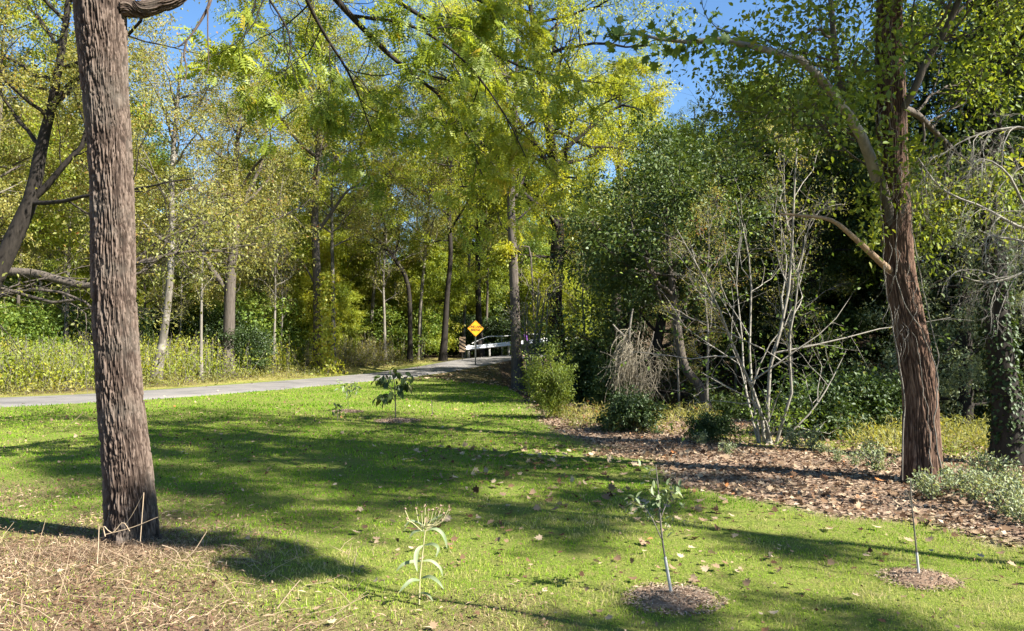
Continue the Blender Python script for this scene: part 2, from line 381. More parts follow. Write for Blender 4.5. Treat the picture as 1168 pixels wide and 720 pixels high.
# road
def roadmesh():
    P = catmull(ROAD, 260); T = unit(np.gradient(P[:, :2], axis=0)); Nn = np.stack([-T[:, 1], T[:, 0]], 1)
    us = np.linspace(-1, 1, 15); W = 1.85
    wob = (fbm(np.arange(260)*.35, np.zeros(260), 0, 3, 3)-.5)*.5
    V = []
    for k, u in enumerate(us):
        e = np.abs(u) > .99
        off = u*W + (wob if u > .99 else (-wob if u < -.99 else 0))
        q = P[:, :2] + Nn*np.reshape(off, (-1, 1)) if np.ndim(off) else P[:, :2] + Nn*off
        z = terrain(q[:, 0], q[:, 1]) + .035 + .03*(1-u*u) - (.05 if e else 0)
        V.append(np.column_stack([q, z]))
    V = np.stack(V, 1).reshape(-1, 3); k = len(us)
    i = np.arange(260*k).reshape(260, k)
    q = np.stack([i[:-1, :-1], i[:-1, 1:], i[1:, 1:], i[1:, :-1]], -1).reshape(-1, 4)[:, ::-1]
    m, nt, N, Lk = newmat('asphalt')
    tc = node(nt, 'ShaderNodeTexCoord')
    n1 = node(nt, 'ShaderNodeTexNoise', Scale=60.0, Detail=5.0, Roughness=.8); Lk.new(tc.outputs['Object'], n1.inputs['Vector'])
    n2 = node(nt, 'ShaderNodeTexNoise', Scale=.8, Detail=5.0); Lk.new(tc.outputs['Object'], n2.inputs['Vector'])
    c = mix(nt, 1.0, ramp(nt, [(.3, (.115, .108, .104)), (.7, (.205, .194, .183))], n1.outputs[0]).outputs[0], ramp(nt, [(.3, (.62, .62, .62)), (.5, (1, 1, 1)), (.7, (1.18, 1.14, 1.08))], n2.outputs[0]).outputs[0], 'MULTIPLY')
    p = node(nt, 'ShaderNodeBsdfPrincipled', Roughness=.85); Lk.new(c, p.inputs['Base Color'])
    b = node(nt, 'ShaderNodeBump', Strength=.4, Distance=.01); Lk.new(n1.outputs[0], b.inputs['Height']); Lk.new(b.outputs[0], p.inputs['Normal'])
    o = node(nt, 'ShaderNodeOutputMaterial'); Lk.new(p.outputs[0], o.inputs[0])
    return mk('road', V, [q], m, None, True)
tag(obj('road', roadmesh()), kind='structure')
# ------------------------------------------------------------------ trees
SP = dict(   # leaf template, length, width, leaves per twig, spread, droop, material
    yellow=(KITE, .145, .052, 85, .16, .5, 'leaf_yellow'),
    lime=(KITE, .13, .055, 66, .16, .4, 'leaf_lime'),
    green=(KITE, .12, .064, 62, .16, .25, 'leaf_green'),
    dark=(KITE, .12, .06, 52, .17, .2, 'leaf_dark'),
    olive=(KITE, .10, .05, 40, .17, .4, 'leaf_olive'),
    fresh=(FOLD, .068, .042, 34, .16, .35, 'leaf_fresh'),
)
def clump(C, seed=3): return fbm(C[:, 0]*.55, C[:, 1]*.55, C[:, 2]*.55, 2, seed)
def leaves_on(rng, tw, sp, mul=1.0, size=1.0, seed=3, grow_t=(.15, 1.0)):
    tpl, L, W, n, spread, droop, _ = SP[sp] if isinstance(sp, str) else sp
    n = max(1, int(round(n*mul))); B, m, _ = tw.shape
    pi = np.repeat(np.arange(B), n); N = B*n
    f = np.clip(rng.uniform(grow_t[0], grow_t[1], N)*(m-1), 0, m-1.001); i = f.astype(int); u = (f-i)[:, None]
    C = tw[pi, i]*(1-u) + tw[pi, i+1]*u
    td = unit(tw[pi, i+1]-tw[pi, i])
    C = C + rng.normal(0, spread, (N, 3))*np.array([1, 1, .5])
    A = unit(td*.6 + rng.normal(0, .6, (N, 3)) + np.array([0, 0, -droop]))
    Nn = unit(rng.normal(0, .55, (N, 3)) + np.array([0, 0, .75]))
    s = rng.uniform(.6, 1.3, N)*size
    V, Fc, k = stamp(tpl, C, A, Nn, L*s, W*s)
    t = np.clip(.42*rng.uniform(0, 1, N) + .95*(clump(C, seed)-.5) + .30, 0, 1)
    t = np.where(rng.uniform(0, 1, N) < .02, .97, t)
    return V, Fc, np.repeat(t, k)
def build_tree(seed, trunk, rad, sp, bark='bark_grey', cs=.35, n1=20, n2=5, n3=5, Lc=5.0, ang=(40, 75), up1=.06, shape=None, mul=1.0, size=1.0, limbs=(), sides=9, wander=.16, droop3=0.0, bare=0.0, twl=.85, leafsp=None, keep=None):
    """returns (wood mesh data, crown mesh data); trunk and limbs are world points, meshes are relative to the base"""
    rng = np.random.default_rng(seed)
    tp = np.asarray(trunk, float); base = tp[0].copy()
    r = np.asarray(rad, float)
    if r.ndim == 0 or len(r) == 1:
        L = np.concatenate([[0], np.cumsum(np.linalg.norm(np.diff(tp, axis=0), axis=1))]); r = float(r)*(1 - .85*(L/L[-1])**.9)
    tr = catmull(np.column_stack([tp, r]), 30)
    P0 = tr[None, :, :3]; R0 = np.maximum(tr[None, :, 3], .01)
    R0 = R0*(1 + .7*np.exp(-np.linspace(0, 1, 30)*22))[None]
    H = np.linalg.norm(tp[-1]-tp[0])
    W = MB()
    v, q = tubes(P0, R0, sides+5); W.add(v, [q])
    shape = shape or (lambda t: np.sin(np.pi*np.clip((t-cs)/(1-cs)*.85+.12, 0, 1))**.7*.85+.15)
    P1, R1 = kids(rng, P0, R0, n1, cs, .985, ang, lambda t, pl: Lc*shape(t), 9, wander, up1, .02, True)
    if len(limbs):
        EP = []; ER = []
        for l in limbs:
            pts, r0, r1 = l; c = catmull(pts, 9); EP.append(c); ER.append(np.linspace(r0, r1, 9))
        P1 = np.concatenate([P1, np.array(EP)]); R1 = np.concatenate([R1, np.array(ER)])
    v, q = tubes(P1, R1, 6); W.add(v, [q])
    P2, R2 = kids(rng, P1, R1, n2, .22, 1.0, (28, 62), lambda t, pl: pl*(.5-.22*t)+.25, 6, .2, .02, .011)
    v, q = tubes(P2, R2, 4); W.add(v, [q])
    P3, R3 = kids(rng, P2, R2, n3, .15, 1.0, (25, 65), lambda t, pl: np.minimum(twl, pl*.55)+.15, 4, .25, droop3, .007)
    v, q = tubes(P3, R3, 3); W.add(v, [q])
    tw = np.concatenate([P3, P2[:, 2:6]]) if bare == 0 else P3[rng.uniform(0, 1, len(P3)) > bare]
    if keep is not None: tw = tw[keep(tw[:, -1])]
    wood = W.mesh('trunk', M[bark], True, off=base)
    crown = None
    if len(tw):
        v, fc, t = leaves_on(rng, tw, leafsp or sp, mul, size, seed)
        lm = M[(SP[sp] if isinstance(sp, str) else sp)[6]]
        crown = mk('crown', v - base, fc, lm, {'tint': t})
    return base, wood, crown
def place_tree(name, label, data, group=None, cat='tree'):
    base, wood, crown = data
    t = thing(name, label, cat, base, group)
    obj('trunk', wood, t)
    if crown: obj('crown', crown, t)
    return t
def copy_tree(src, loc, rz, sc, label, group=None):
    r = src.copy(); COL.objects.link(r); r.location = loc; r.rotation_euler = (0, 0, rz); r.scale = (sc[0], sc[0], sc[1])
    r['label'] = label
    if group: r['group'] = group
    elif 'group' in r: del r['group']
    for ch in list(src.children):
        c = ch.copy(); COL.objects.link(c); c.parent = r
    return r
def straight(px, py, Y, h, lean=(0, 0), seed=0, wob=.25):
    rng = np.random.default_rng(seed+999); x = (px-CX)/F*Y; z = tz(x, Y)
    n = 6; t = np.linspace(0, 1, n)
    p = np.column_stack([x + lean[0]*t + np.cumsum(rng.normal(0, wob, n))*t*.6, Y + lean[1]*t + np.cumsum(rng.normal(0, wob, n))*t*.6, z - .1 + h*t])
    return p
def rooted(pts, Y):
    """pixel polyline whose first point is dropped onto the terrain"""
    p = ats(pts, Y); p[0][2] = tz(p[0][0], p[0][1]) - .12
    return p
# --- detailed trunk with real furrows
def fur_trunk(seed, pts, radii, rows, cols, fs, fz, depth, flare=.25):
    c = catmull(np.column_stack([pts, radii]), rows); P, R = c[:, :3], c[:, 3]
    T = unit(np.gradient(P, axis=0)); U = unit(np.array([1., 0, 0]) - T*T[:, :1]); Wv = np.cross(T, U)
    th = np.linspace(0, 2*np.pi, cols, endpoint=False)
    s = np.concatenate([[0], np.cumsum(np.linalg.norm(np.diff(P, axis=0), axis=1))])
    TH, S = np.meshgrid(th, s); RR = np.repeat(R[:, None], cols, 1)
    x, y = np.cos(TH)*.24*fs, np.sin(TH)*.24*fs
    wx = fbm(x*.25, y*.25, S*fz*.7, 2, seed)*2.4; wy = fbm(x*.25+9, y*.25, S*fz*.7, 2, seed+5)*2.4
    n1 = fbm(x+wx, y+wy, S*fz, 2, seed+11)-.5
    n2 = fbm(x*.55+wy, y*.55, S*fz*.6+7, 2, seed+23)-.5
    h = sstep(.0, .13, np.abs(n1))*sstep(.0, .10, np.abs(n2))                  # plates between furrows
    brk = sstep(.40, .52, fbm(x*.8, y*.8, S*fz*4.5, 2, seed+41)); h = h*(.5+.5*brk)
    fine = fbm(x*3, y*3, S*fz*3, 3, seed+61)
    big = fbm(np.cos(TH)*1.3, np.sin(TH)*1.3, S*.8, 2, seed+71)-.5
    fl = flare*np.exp(-S/.30)*(1+.55*np.sin(TH*4+1.3)+.35*np.sin(TH*7))
    rr = RR*(1+.05*big+fl) + depth*(h-.6) + depth*.35*(fine-.5)
    V = P[:, None] + rr[..., None]*(np.cos(TH)[..., None]*U[:, None] + np.sin(TH)[..., None]*Wv[:, None])
    i = np.arange(rows*cols).reshape(rows, cols)
    q = np.stack([i[:-1], np.roll(i, -1, 1)[:-1], np.roll(i, -1, 1)[1:], i[1:]], -1).reshape(-1, 4)
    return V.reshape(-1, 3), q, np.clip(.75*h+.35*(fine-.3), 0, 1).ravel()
#TREES
# ------------------------------------------------------------------ the big tree at the left
def px_trunk(rows, Y):
    p = np.array([at(a, b, Y) for a, b, _ in rows]); r = np.array([c/F*Y for _, _, c in rows])
    p[0][2] = tz(p[0][0], p[0][1]) - .12
    return p, r
Y1 = 6.3
p, r = px_trunk([(150, 622, 24.5), (147, 555, 24.5), (137, 450, 23), (130, 340, 22.5), (129, 290, 22.5), (127, 200, 22), (120, 100, 23.5), (114, 0, 26.5), (112, -110, 23)], Y1)
base = p[0].copy(); base[2] += .12
v, q, t1_ = fur_trunk(4, p, r, 900, 280, 84, 4.6, .023, .24)
top = p[-1]
t = thing('large_tree', 'thick furrowed grey brown trunk standing in dry straw by the near lawn edge', 'tree', base)
W = MB(); W.add(v, [q], t1_)
v, q = tubes([[top, top+[.1, .1, 1.6], top+[.3, .3, 3.4], top+[.5, .3, 5.5]]], [[.195, .16, .12, .06]], 12); W.add(v, [q], .6)
obj('trunk', W.mesh('trunk', M['ridge_grey'], True, off=base), t)
LB = MB()
for pts, r0, r1 in (([(245, -40, 6.5), (240, 0, 6.4), (230, 22, 6.35), (215, 44, 6.3), (203, 54, 6.3)], .02, .006),
                    ([(213, 45, 6.3), (210, 62, 6.3), (213, 80, 6.3), (209, 97, 6.3)], .009, .004),
                    ([(237, 8, 6.35), (237, 40, 6.3), (238, 76, 6.3), (234, 84, 6.3)], .007, .003),
                    ):
    c = catmull(ats(pts, Y1), 16); rr = np.linspace(r0, r1, 16)
    v, q = tubes(c[None], rr[None], 10); LB.add(v, [q], .45 + .3*np.sin(np.arange(len(v))*2.1))
LP_ = ats([(140, 8, 6.3), (160, 11, 6.33), (180, 6, 6.36), (205, -4, 6.4), (245, -40, 6.5), (320, -110, 6.7)], Y1)
v, q, t2_ = fur_trunk(9, LP_, [.075, .066, .06, .055, .045, .03], 220, 90, 60, 5, .014, 0); LB.add(v, [q], t2_)
obj('branch', LB.mesh('branch', M['ridge_grey'], True, off=base), t)
rng = np.random.default_rng(8)
tp = np.array([top, top+[.1, .1, 1.6], top+[.3, .3, 3.4], top+[.5, .3, 5.5]])
P0 = catmull(tp, 14)[None]; R0 = np.linspace(.19, .06, 14)[None]
P1, R1 = kids(rng, P0, R0, 14, .3, 1, (30, 70), lambda t, pl: 4.2, 8, .15, .05, .018, True)
P2, R2 = kids(rng, P1, R1, 6, .3, 1, (30, 60), lambda t, pl: pl*.4, 5, .2, .02)
P3, R3 = kids(rng, P2, R2, 4, .2, 1, (30, 60), lambda t, pl: np.full_like(t, .7), 4, .25)
LB = MB()
for P, R, s in ((P1, R1, 6), (P2, R2, 4), (P3, R3, 3)):
    v, q = tubes(P, R, s); LB.add(v, [q])
obj('limbs', LB.mesh('limbs', M['bark_grey'], True, off=base), t)
OV = [([(112, -112, 6.3), (220, -150, 7), (330, -60, 8), (400, 18, 9), (450, 68, 9.5), (500, 108, 10), (530, 150, 10.2), (550, 200, 10.3)], .07, .008),
      ([(330, -60, 8), (430, -12, 9), (490, 24, 10), (560, 60, 10.5), (612, 82, 11), (690, 96, 11.5)], .04, .008),
      ([(330, -60, 8), (350, 0, 8.5), (372, 42, 8.8), (400, 88, 9.2), (424, 150, 9.5)], .03, .007),
      ([(430, -12, 9), (510, -14, 10), (590, 24, 11), (640, 60, 11.3), (665, 120, 11.5)], .035, .007),
      ([(400, 18, 9), (470, 30, 9.2), (530, 70, 9.3), (575, 130, 9.4), (600, 180, 9.4)], .025, .006),
      ([(330, -60, 8), (300, -20, 8.2), (330, 40, 8.4), (325, 90, 8.5)], .02, .005)]
PO = np.array([catmull(ats(a, 9), 16) for a, _, _ in OV]); RO = np.array([np.linspace(b, c_, 16) for _, b, c_ in OV])
Pa, Ra = kids(rng, PO, RO, 11, .22, 1, (30, 70), lambda t, pl: np.full_like(t, 1.0), 8, .2, -.03, .008)
Pb, Rb = kids(rng, Pa, Ra, 5, .2, 1, (25, 65), lambda t, pl: np.full_like(t, .42), 5, .22, -.06, .006)
LB = MB()
for P, R, s_ in ((PO, RO, 8), (Pa, Ra, 5), (Pb, Rb, 4)):
    v, q = tubes(P, R, s_); LB.add(v, [q])
obj('overhanging_limbs', LB.mesh('overhanging_limbs', M['bark_dark'], True, off=base), t)
v, fc, tt = leaves_on(rng, Pb[fbm(Pb[:, 2, 0]*.8, Pb[:, 2, 1]*.8, Pb[:, 2, 2]*.8, 2, 15) > .44], (PINN, .19, .125, 10, .05, .7, 'leaf_yellow'), 1.0)
W = MB(); W.add(v, fc, tt)
v, fc, tt = leaves_on(rng, P3, (PINN, .24, .16, 5, .06, .5, 'leaf_yellow'), 1.0); W.add(v, fc, tt)
W.T = [np.clip(a*.95 + .02, 0, 1) for a in W.T]
obj('crown', W.mesh('crown', M['leaf_lime'], off=base), t)

# ------------------------------------------------------------------ the big tree at the right
Y2 = 8.9
p, r = px_trunk([(1053, 550, 20.5), (1051, 500, 19), (1049, 445, 18), (1042, 400, 17.5), (1031, 340, 16.5), (1025, 300, 16), (1019, 200, 15.5), (1016, 120, 16), (1014, 50, 14.5), (1014, 0, 13.5), (1012, -90, 12)], Y2)
base = p[0].copy(); base[2] += .12
v, q, t1_ = fur_trunk(12, p, r, 620, 190, 70, 2.8, .015, .2)
top = p[-1]
RT = thing('large_tree', 'big reddish brown trunk wrapped in dry vines at the leaf litter edge', 'tree', base)
W = MB(); W.add(v, [q], t1_)
obj('trunk', W.mesh('trunk', M['ridge_red'], True, off=base), RT)
rng = np.random.default_rng(21)
limbs = [([(1024, 290, 8.9), (1008, 215, 8.75), (988, 165, 8.6), (970, 130, 8.5), (955, 80, 8.4), (950, 30, 8.3), (945, -30, 8.2)], .055, .025),
         ([(1022, 130, 8.85), (1038, 112, 8.7), (1058, 68, 8.6), (1078, 35, 8.5), (1096, -5, 8.4), (1115, -50, 8.3)], .045, .03),
         ([(1022, 122, 9.0), (1045, 130, 9.3), (1066, 150, 9.6), (1090, 172, 9.9)], .05, .02),
         ([(1000, 205, 8.75), (985, 160, 8.5), (960, 120, 8.3), (940, 95, 8.1), (920, 72, 8.0), (895, 62, 8.0), (860, 54, 8.0), (830, 46, 8.0), (800, 44, 8.0), (780, 50, 8.0), (760, 46, 8.0), (720, 38, 8.0), (692, 42, 8.0)], .066, .009),
         ([(985, 160, 8.6), (950, 140, 8.5), (925, 118, 8.4), (905, 128, 8.4), (905, 150, 8.4)], .025, .008)]
LB = MB(); PL = []; RL = []
for pts, r0, r1 in limbs:
    c = catmull(ats(pts, Y2), 14); rr = np.linspace(r0, r1, 14); PL.append(c); RL.append(rr)
PL = np.array(PL); RL = np.array(RL)
v, q = tubes(PL[[0, 1, 2, 4]], RL[[0, 1, 2, 4]], 9); LB.add(v, [q])
v, q = tubes(PL[3:4], RL[3:4], 10); W = MB(); W.add(v, [q]); obj('limb', W.mesh('limb', M['bark_syc'], True, off=base), RT)
tp = np.array([top, top+[-.1, .1, 1.4], top+[.2, .3, 3.0], top+[.1, .3, 5.0]])
c = catmull(tp, 14); v, q = tubes(c[None], np.linspace(.125, .03, 14)[None], 9); LB.add(v, [q])
P0 = np.concatenate([catmull(np.vstack([p[6:], tp[1:]]), 14)[None]]); R0 = np.linspace(.15, .03, 14)[None]
Pa, Ra = kids(rng, P0, R0, 26, .12, 1, (45, 85), lambda t, pl: 2.3-.9*t, 9, .18, .05, .012, True)
Pb, Rb = kids(rng, PL[[0, 1, 2, 4]], RL[[0, 1, 2, 4]], 8, .25, 1, (35, 70), lambda t, pl: np.full_like(t, 1.3), 8, .2, .03, .012)
Pb2, Rb2 = kids(rng, PL[3:4], RL[3:4], 3, .05, .4, (40, 80), lambda t, pl: np.full_like(t, .4), 8, .25, .05, .010)
P1 = np.concatenate([np.concatenate([Pa[:, ::1][:, :8], ]), Pb, Pb2]); R1 = np.concatenate([Ra[:, :8], Rb, Rb2])
P2, R2 = kids(rng, P1, R1, 6, .25, 1, (28, 62), lambda t, pl: pl*.42+.12, 6, .22, .0, .010)
P3, R3 = kids(rng, P2, R2, 4, .2, 1, (25, 65), lambda t, pl: np.full_like(t, .38), 4, .25, -.03, .006)
for P, R, s in ((P1, R1, 5), (P2, R2, 4), (P3, R3, 3)):
    v, q = tubes(P, R, s); LB.add(v, [q])
obj('limbs', LB.mesh('limbs', M['bark_grey'], True, off=base), RT)
P3 = P3[(P3[:, 3, 0] > 2.5) | (rng.uniform(0, 1, len(P3)) < .22)]
v, fc, tt = leaves_on(rng, P3[rng.uniform(0, 1, len(P3)) < .42+.6*(P3[:, 3, 2] > 5.9)+.5*(fbm(P3[:, 3, 0]*.9, P3[:, 3, 1]*.9, P3[:, 3, 2]*.9, 2, 6) > .5)], 'fresh', .55, 1.0, 5)
obj('crown', mk('crown', v-base, fc, M['leaf_fresh'], {'tint': tt}), RT)
# stub of a broken branch, bare
c = catmull(ats([(1026, 318, 9.0), (1002, 297, 8.68), (975, 272, 8.5), (950, 252, 8.4), (925, 247, 8.4), (890, 244, 8.4)], Y2), 18)
v, q = tubes(c[None], np.linspace(.05, .012, 18)[None], 8); W = MB(); W.add(v, [q])
for a, b in (((938, 250), (948, 240)), ((930, 248), (925, 238)), ((905, 246), (895, 252))):
    c2 = catmull(ats([a, ((a[0]+b[0])/2+1, (a[1]+b[1])/2), b], 8.4), 5); v, q = tubes(c2[None], np.linspace(.012, .004, 5)[None], 5); W.add(v, [q])
tag(obj('broken_branch', W.mesh('broken_branch', barkmat('bark_tan', (.16, .10, .06), (.40, .28, .18), 6), True, off=base), RT), 'bare tan branch snapped off at its end')
# vines climbing it
W = MB()
def vine(pts, r0, r1, wob=.012, m=60):
    c = catmull(ats(pts, Y2), m); c = c + (np.stack([vn(np.arange(m)*.35, np.zeros(m), 0, int(r0*1e4)+k) for k in range(3)], 1)-.5)*wob*3
    v, q = tubes(c[None], np.linspace(r0, r1, m)[None], 5); W.add(v, [q])
vine([(1030, 548, 8.62), (1031, 470, 8.72), (1028, 430, 8.7), (1022, 400, 8.7), (1016, 360, 8.7), (1010, 320, 8.7), (1006, 260, 8.7), (1004, 200, 8.7), (1003, 120, 8.7)], .0075, .004)
vine([(1078, 562, 8.72), (1071, 520, 8.7), (1066, 480, 8.68), (1070, 445, 8.7), (1064, 410, 8.7), (1055, 385, 8.66), (1040, 360, 8.63), (1030, 340, 8.65), (1022, 300, 8.68), (1024, 240, 8.7)], .009, .004)
vine([(1067, 445, 8.72), (1068, 400, 8.7), (1058, 350, 8.7), (1046, 300, 8.7), (1040, 250, 8.7), (1034, 180, 8.7), (1030, 60, 8.7)], .006, .004)
vine([(1062, 552, 8.58), (1060, 480, 8.6), (1052, 440, 8.6), (1048, 400, 8.6), (1040, 380, 8.62)], .005, .003)
rv = np.random.default_rng(5)
for k in range(46):   # short tangles of dry vine
    y = rv.uniform(40, 420); xc = np.interp(y, [0, 120, 200, 300, 340, 400, 445], [1014, 1016, 1019, 1025, 1031, 1042, 1049]) + rv.uniform(-18, 18)
    vine([(xc, y, 8.72), (xc+rv.uniform(-9, 9), y+rv.uniform(8, 25), 8.6), (xc+rv.uniform(-16, 16), y+rv.uniform(25, 55), 8.68)], .003, .0015, .02, 12)
obj('vine', W.mesh('vine', M['bark_dead'], True, off=base), RT)
# leaf tufts on the trunk
C = []
for k in range(260):
    y = rv.choice([rv.normal(265, 16), rv.normal(120, 50), rv.normal(180, 40)]); x = np.interp(y, [0, 200, 300], [1000, 1004, 990]) + rv.normal(0, 9)
    C.append(at(x, y, 8.65 + rv.normal(0, .1)))
C = np.array(C); v, fc, k = stamp(FOLD, C, rv.normal(0, .6, C.shape) + [0, 0, -.6], rv.normal(0, .5, C.shape) + [0, -.5, .6], rv.uniform(.05, .1, len(C)), rv.uniform(.03, .05, len(C)))
obj('vine_leaves', mk('vine_leaves', v-base, fc, M['leaf_fresh'], {'tint': np.repeat(rv.uniform(.3, .9, len(C)), k)}), RT)
# big lobed leaves at the end of the grey limb
tw, _ = kids(rng, PL[3:4, 7:], RL[3:4, 7:], 26, .0, 1, (30, 80), lambda t, pl: np.full_like(t, .30), 4, .3, -.02)
v, fc, tt = leaves_on(rng, tw, (LOBED, .115, .10, 5, .07, .7, 'leaf_green'), 1.0)
v2, fc2, tt2 = leaves_on(rng, np.concatenate([PL[3:4, 8:14][:, :4], PL[3:4, 10:14]]), (LOBED, .115, .10, 14, .10, .7, 'leaf_green'), 1.0)
W = MB(); W.add(v, fc, tt); W.add(v2, fc2, tt2)
W.T = [np.where(np.repeat(rng.uniform(0, 1, len(a)//17) < .06, 17), .99, a*.75) if len(a) % 17 == 0 else a for a in W.T]
obj('lobed_leaves', W.mesh('lobed_leaves', M['leaf_green'], off=base), RT)

# ------------------------------------------------------------------ ivy-dark trunk at the right edge
p, r = px_trunk([(1156, 535, 17), (1150, 470, 14), (1140, 400, 13), (1134, 300, 12), (1130, 200, 11), (1130, 100, 11), (1134, 0, 10), (1140, -120, 9)], 10.4)
tp = np.vstack([p, p[-1]+[.2, .2, 2.5], p[-1]+[.3, .2, 5]]); rr = np.concatenate([r, [.06, .03]])
d = build_tree(33, tp, rr, 'fresh', 'bark_dark', .42, 24, 6, 4, 3.0, (45, 85), .04, None, .62, 1.15,
   limbs=[(ats([(1132, 130, 10.3), (1150, 165, 10.1), (1168, 215, 9.9), (1180, 260, 9.8)], 10), .035, .012), (ats([(1134, 110, 10.4), (1152, 80, 10.2), (1168, 30, 10.1)], 10), .04, .02), (ats([(1128, 190, 10.4), (1100, 205, 10.4), (1075, 195, 10.3), (1050, 170, 10.3)], 10), .04, .015)], twl=.4)
t = place_tree('ivy_clad_tree', 'dark slender trunk furred with ivy at the right side of the photo', d)
rng = np.random.default_rng(3)
cc = catmull(np.column_stack([tp, rr]), 60); N = 5200
i = rng.integers(0, 42, N); a = rng.uniform(0, 6.283, N); lump = .02 + .10*fbm(i*.35, a*0, 0, 2, 4)
C = cc[i, :3] + np.column_stack([np.cos(a), np.sin(a), rng.normal(0, .6, N)])*(cc[i, 3] + lump*rng.uniform(.2, 1, N))[:, None]
v, fc, k = stamp(FOLD, C, np.column_stack([np.cos(a)*.6, np.sin(a)*.6, rng.normal(-.5, .4, N)]), np.column_stack([np.cos(a), np.sin(a), .5+0*a]) + rng.normal(0, .3, (N, 3)), rng.uniform(.04, .075, N), rng.uniform(.035, .06, N))
obj('ivy', mk('ivy', v-d[0], fc, M['leaf_dark'], {'tint': np.repeat(rng.uniform(.0, .6, N), k)}), t)

# ------------------------------------------------------------------ dead drooping tree leaning in from the right
tp = rooted([(1262, 540), (1255, 430), (1245, 300), (1225, 200), (1200, 160)], 8.3)
t = thing('dead_tree', 'bare dead branches drooping pale twigs beside the ivy clad trunk', 'tree', tp[0])
LB = MB(); v, q = tubes(catmull(tp, 20)[None], np.linspace(.09, .035, 20)[None], 9); LB.add(v, [q])
rng = np.random.default_rng(14)
li = [[(1230, 215), (1185, 262), (1141, 248), (1123, 237), (1091, 225), (1068, 210), (1047, 180)], [(1240, 270), (1190, 260), (1168, 234), (1150, 199), (1126, 182), (1112, 186)], [(1225, 200), (1180, 150), (1140, 148), (1100, 160), (1070, 180)], [(1245, 300), (1200, 290), (1165, 275), (1135, 270), (1115, 262)], [(1240, 280), (1190, 300), (1150, 318), (1120, 322), (1100, 316)]]
PL2 = np.array([catmull(ats([(a, b, 8.3 - .5*k/len(l)*(1 if j % 2 else -.4)) for k, (a, b) in enumerate(l)], 8.3), 14) for j, l in enumerate(li)]); RL2 = np.repeat(np.linspace(.024, .006, 14)[None], len(li), 0)
v, q = tubes(PL2, RL2, 6); LB.add(v, [q])
Pa, Ra = kids(rng, PL2, RL2, 15, .3, 1, (25, 80), lambda t, pl: np.full_like(t, .62), 9, .16, -.30, .009, False, .5, .3)
Pb, Rb = kids(rng, Pa, Ra, 8, .1, 1, (20, 70), lambda t, pl: np.full_like(t, .24), 5, .25, -.14, .007, False, .7)
Pc, Rc = kids(rng, Pb, Rb, 3, .1, 1, (20, 70), lambda t, pl: np.full_like(t, .1), 4, .25, -.1, .006, False, .8)
for P, R, s in ((Pa, Ra, 5), (Pb, Rb, 4), (Pc, Rc, 3)):
    v, q = tubes(P, R, s); LB.add(v, [q])
obj('trunk', LB.mesh('trunk', M['bark_white'], True, off=tp[0]), t)

# ------------------------------------------------------------------ pale many-stemmed tree in the creek bank
b = at(876, 508, 12.3); b[2] = tz(b[0], b[1]) - .05
def st(l, Y=12.3): return catmull(np.vstack([b + np.array([(l[0][0]-876)/F*12.3, 0, 0]), ats(l[1:], Y)]), 9)
L15 = [(st([(872, 508), (868, 470, 12.2), (852, 430, 12.0), (835, 392, 11.8), (820, 352, 11.6), (800, 312, 11.4), (772, 262, 11.2)]), 0.0302, 0.0084),
       (st([(868, 508), (860, 460, 12.4), (855, 400, 12.6), (857, 330, 12.8), (852, 280, 12.9), (838, 225, 13)]), 0.0252, 0.0072),
       (st([(876, 508), (876, 450, 12.3), (880, 410, 12.2), (896, 355, 12.2), (903, 290, 12.2), (906, 215, 12.2), (910, 150, 12.2)]), 0.0324, 0.0096),
       (st([(884, 508), (898, 462, 12.1), (906, 432, 12.0), (898, 402, 12.0), (907, 350, 11.9), (913, 300, 11.9), (926, 245, 11.8)]), 0.0288, 0.0072),
       (st([(880, 508), (874, 482, 12.1), (856, 455, 11.9), (835, 445, 11.8), (800, 425, 11.7)]), 0.0216, 0.0060),
       (st([(886, 508), (905, 490, 12.2), (925, 470, 12.2), (945, 440, 12.3), (965, 400, 12.4)]), 0.0187, 0.0048),
       (st([(866, 508), (850, 440, 12.8), (846, 380, 13.2), (840, 320, 13.4), (846, 262, 13.5)]), 0.0216, 0.0060)]
for l in L15: pass
d = build_tree(51, np.array([b, b+[0, 0, .06], b+[0, 0, .12]]), [.09, .08, .07], (KITE, .075, .042, 9, .14, .2, 'leaf_green'), 'bark_white', .3, 2, 6, 4, .4, (20, 50), .05, None, 1.0, 1.0, limbs=L15, twl=.55, bare=.25)
# build_tree's trunk is only the root collar; the stems are its limbs
place_tree('pale_stemmed_tree', 'clump of thin pale bare stems rising from the creek bank', d)

# ------------------------------------------------------------------ dark leaning forked tree at the left edge
Yl = 14.0
tp = rooted([(-75, 490), (-50, 420), (-28, 360), (-2, 310), (20, 262), (36, 225), (48, 165), (58, 125), (70, 60), (80, -10), (95, -120), (100, -230)], Yl)
rr = np.array([.20, .18, .165, .155, .145, .125, .10, .08, .065, .05, .035, .02])
lim = [(ats([(36, 228), (52, 214), (75, 186), (95, 165), (98, 150), (104, 140), (115, 90)], Yl), .065, .02),
       (ats([(34, 232, 14.0), (70, 230, 13.7), (105, 222, 13.4), (160, 215, 13.2), (190, 208, 13), (222, 204, 12.9)], Yl), .045, .010),
       (ats([(58, 130), (70, 108), (82, 92), (90, 90, 13.6), (115, 60, 13.2)], Yl), .045, .015),
       (ats([(-20, 100), (20, 96), (50, 102), (75, 108), (98, 108)], Yl), .02, .008)]
d = build_tree(61, tp, rr, (KITE, .075, .036, 34, .15, .4, 'leaf_olive'), 'bark_dark', .45, 18, 6, 4, 3.2, (40, 80), .05, None, 1.1, .9, limbs=lim)
place_tree('leaning_tree', 'dark forked trunk leaning in behind the thick furrowed trunk', d)
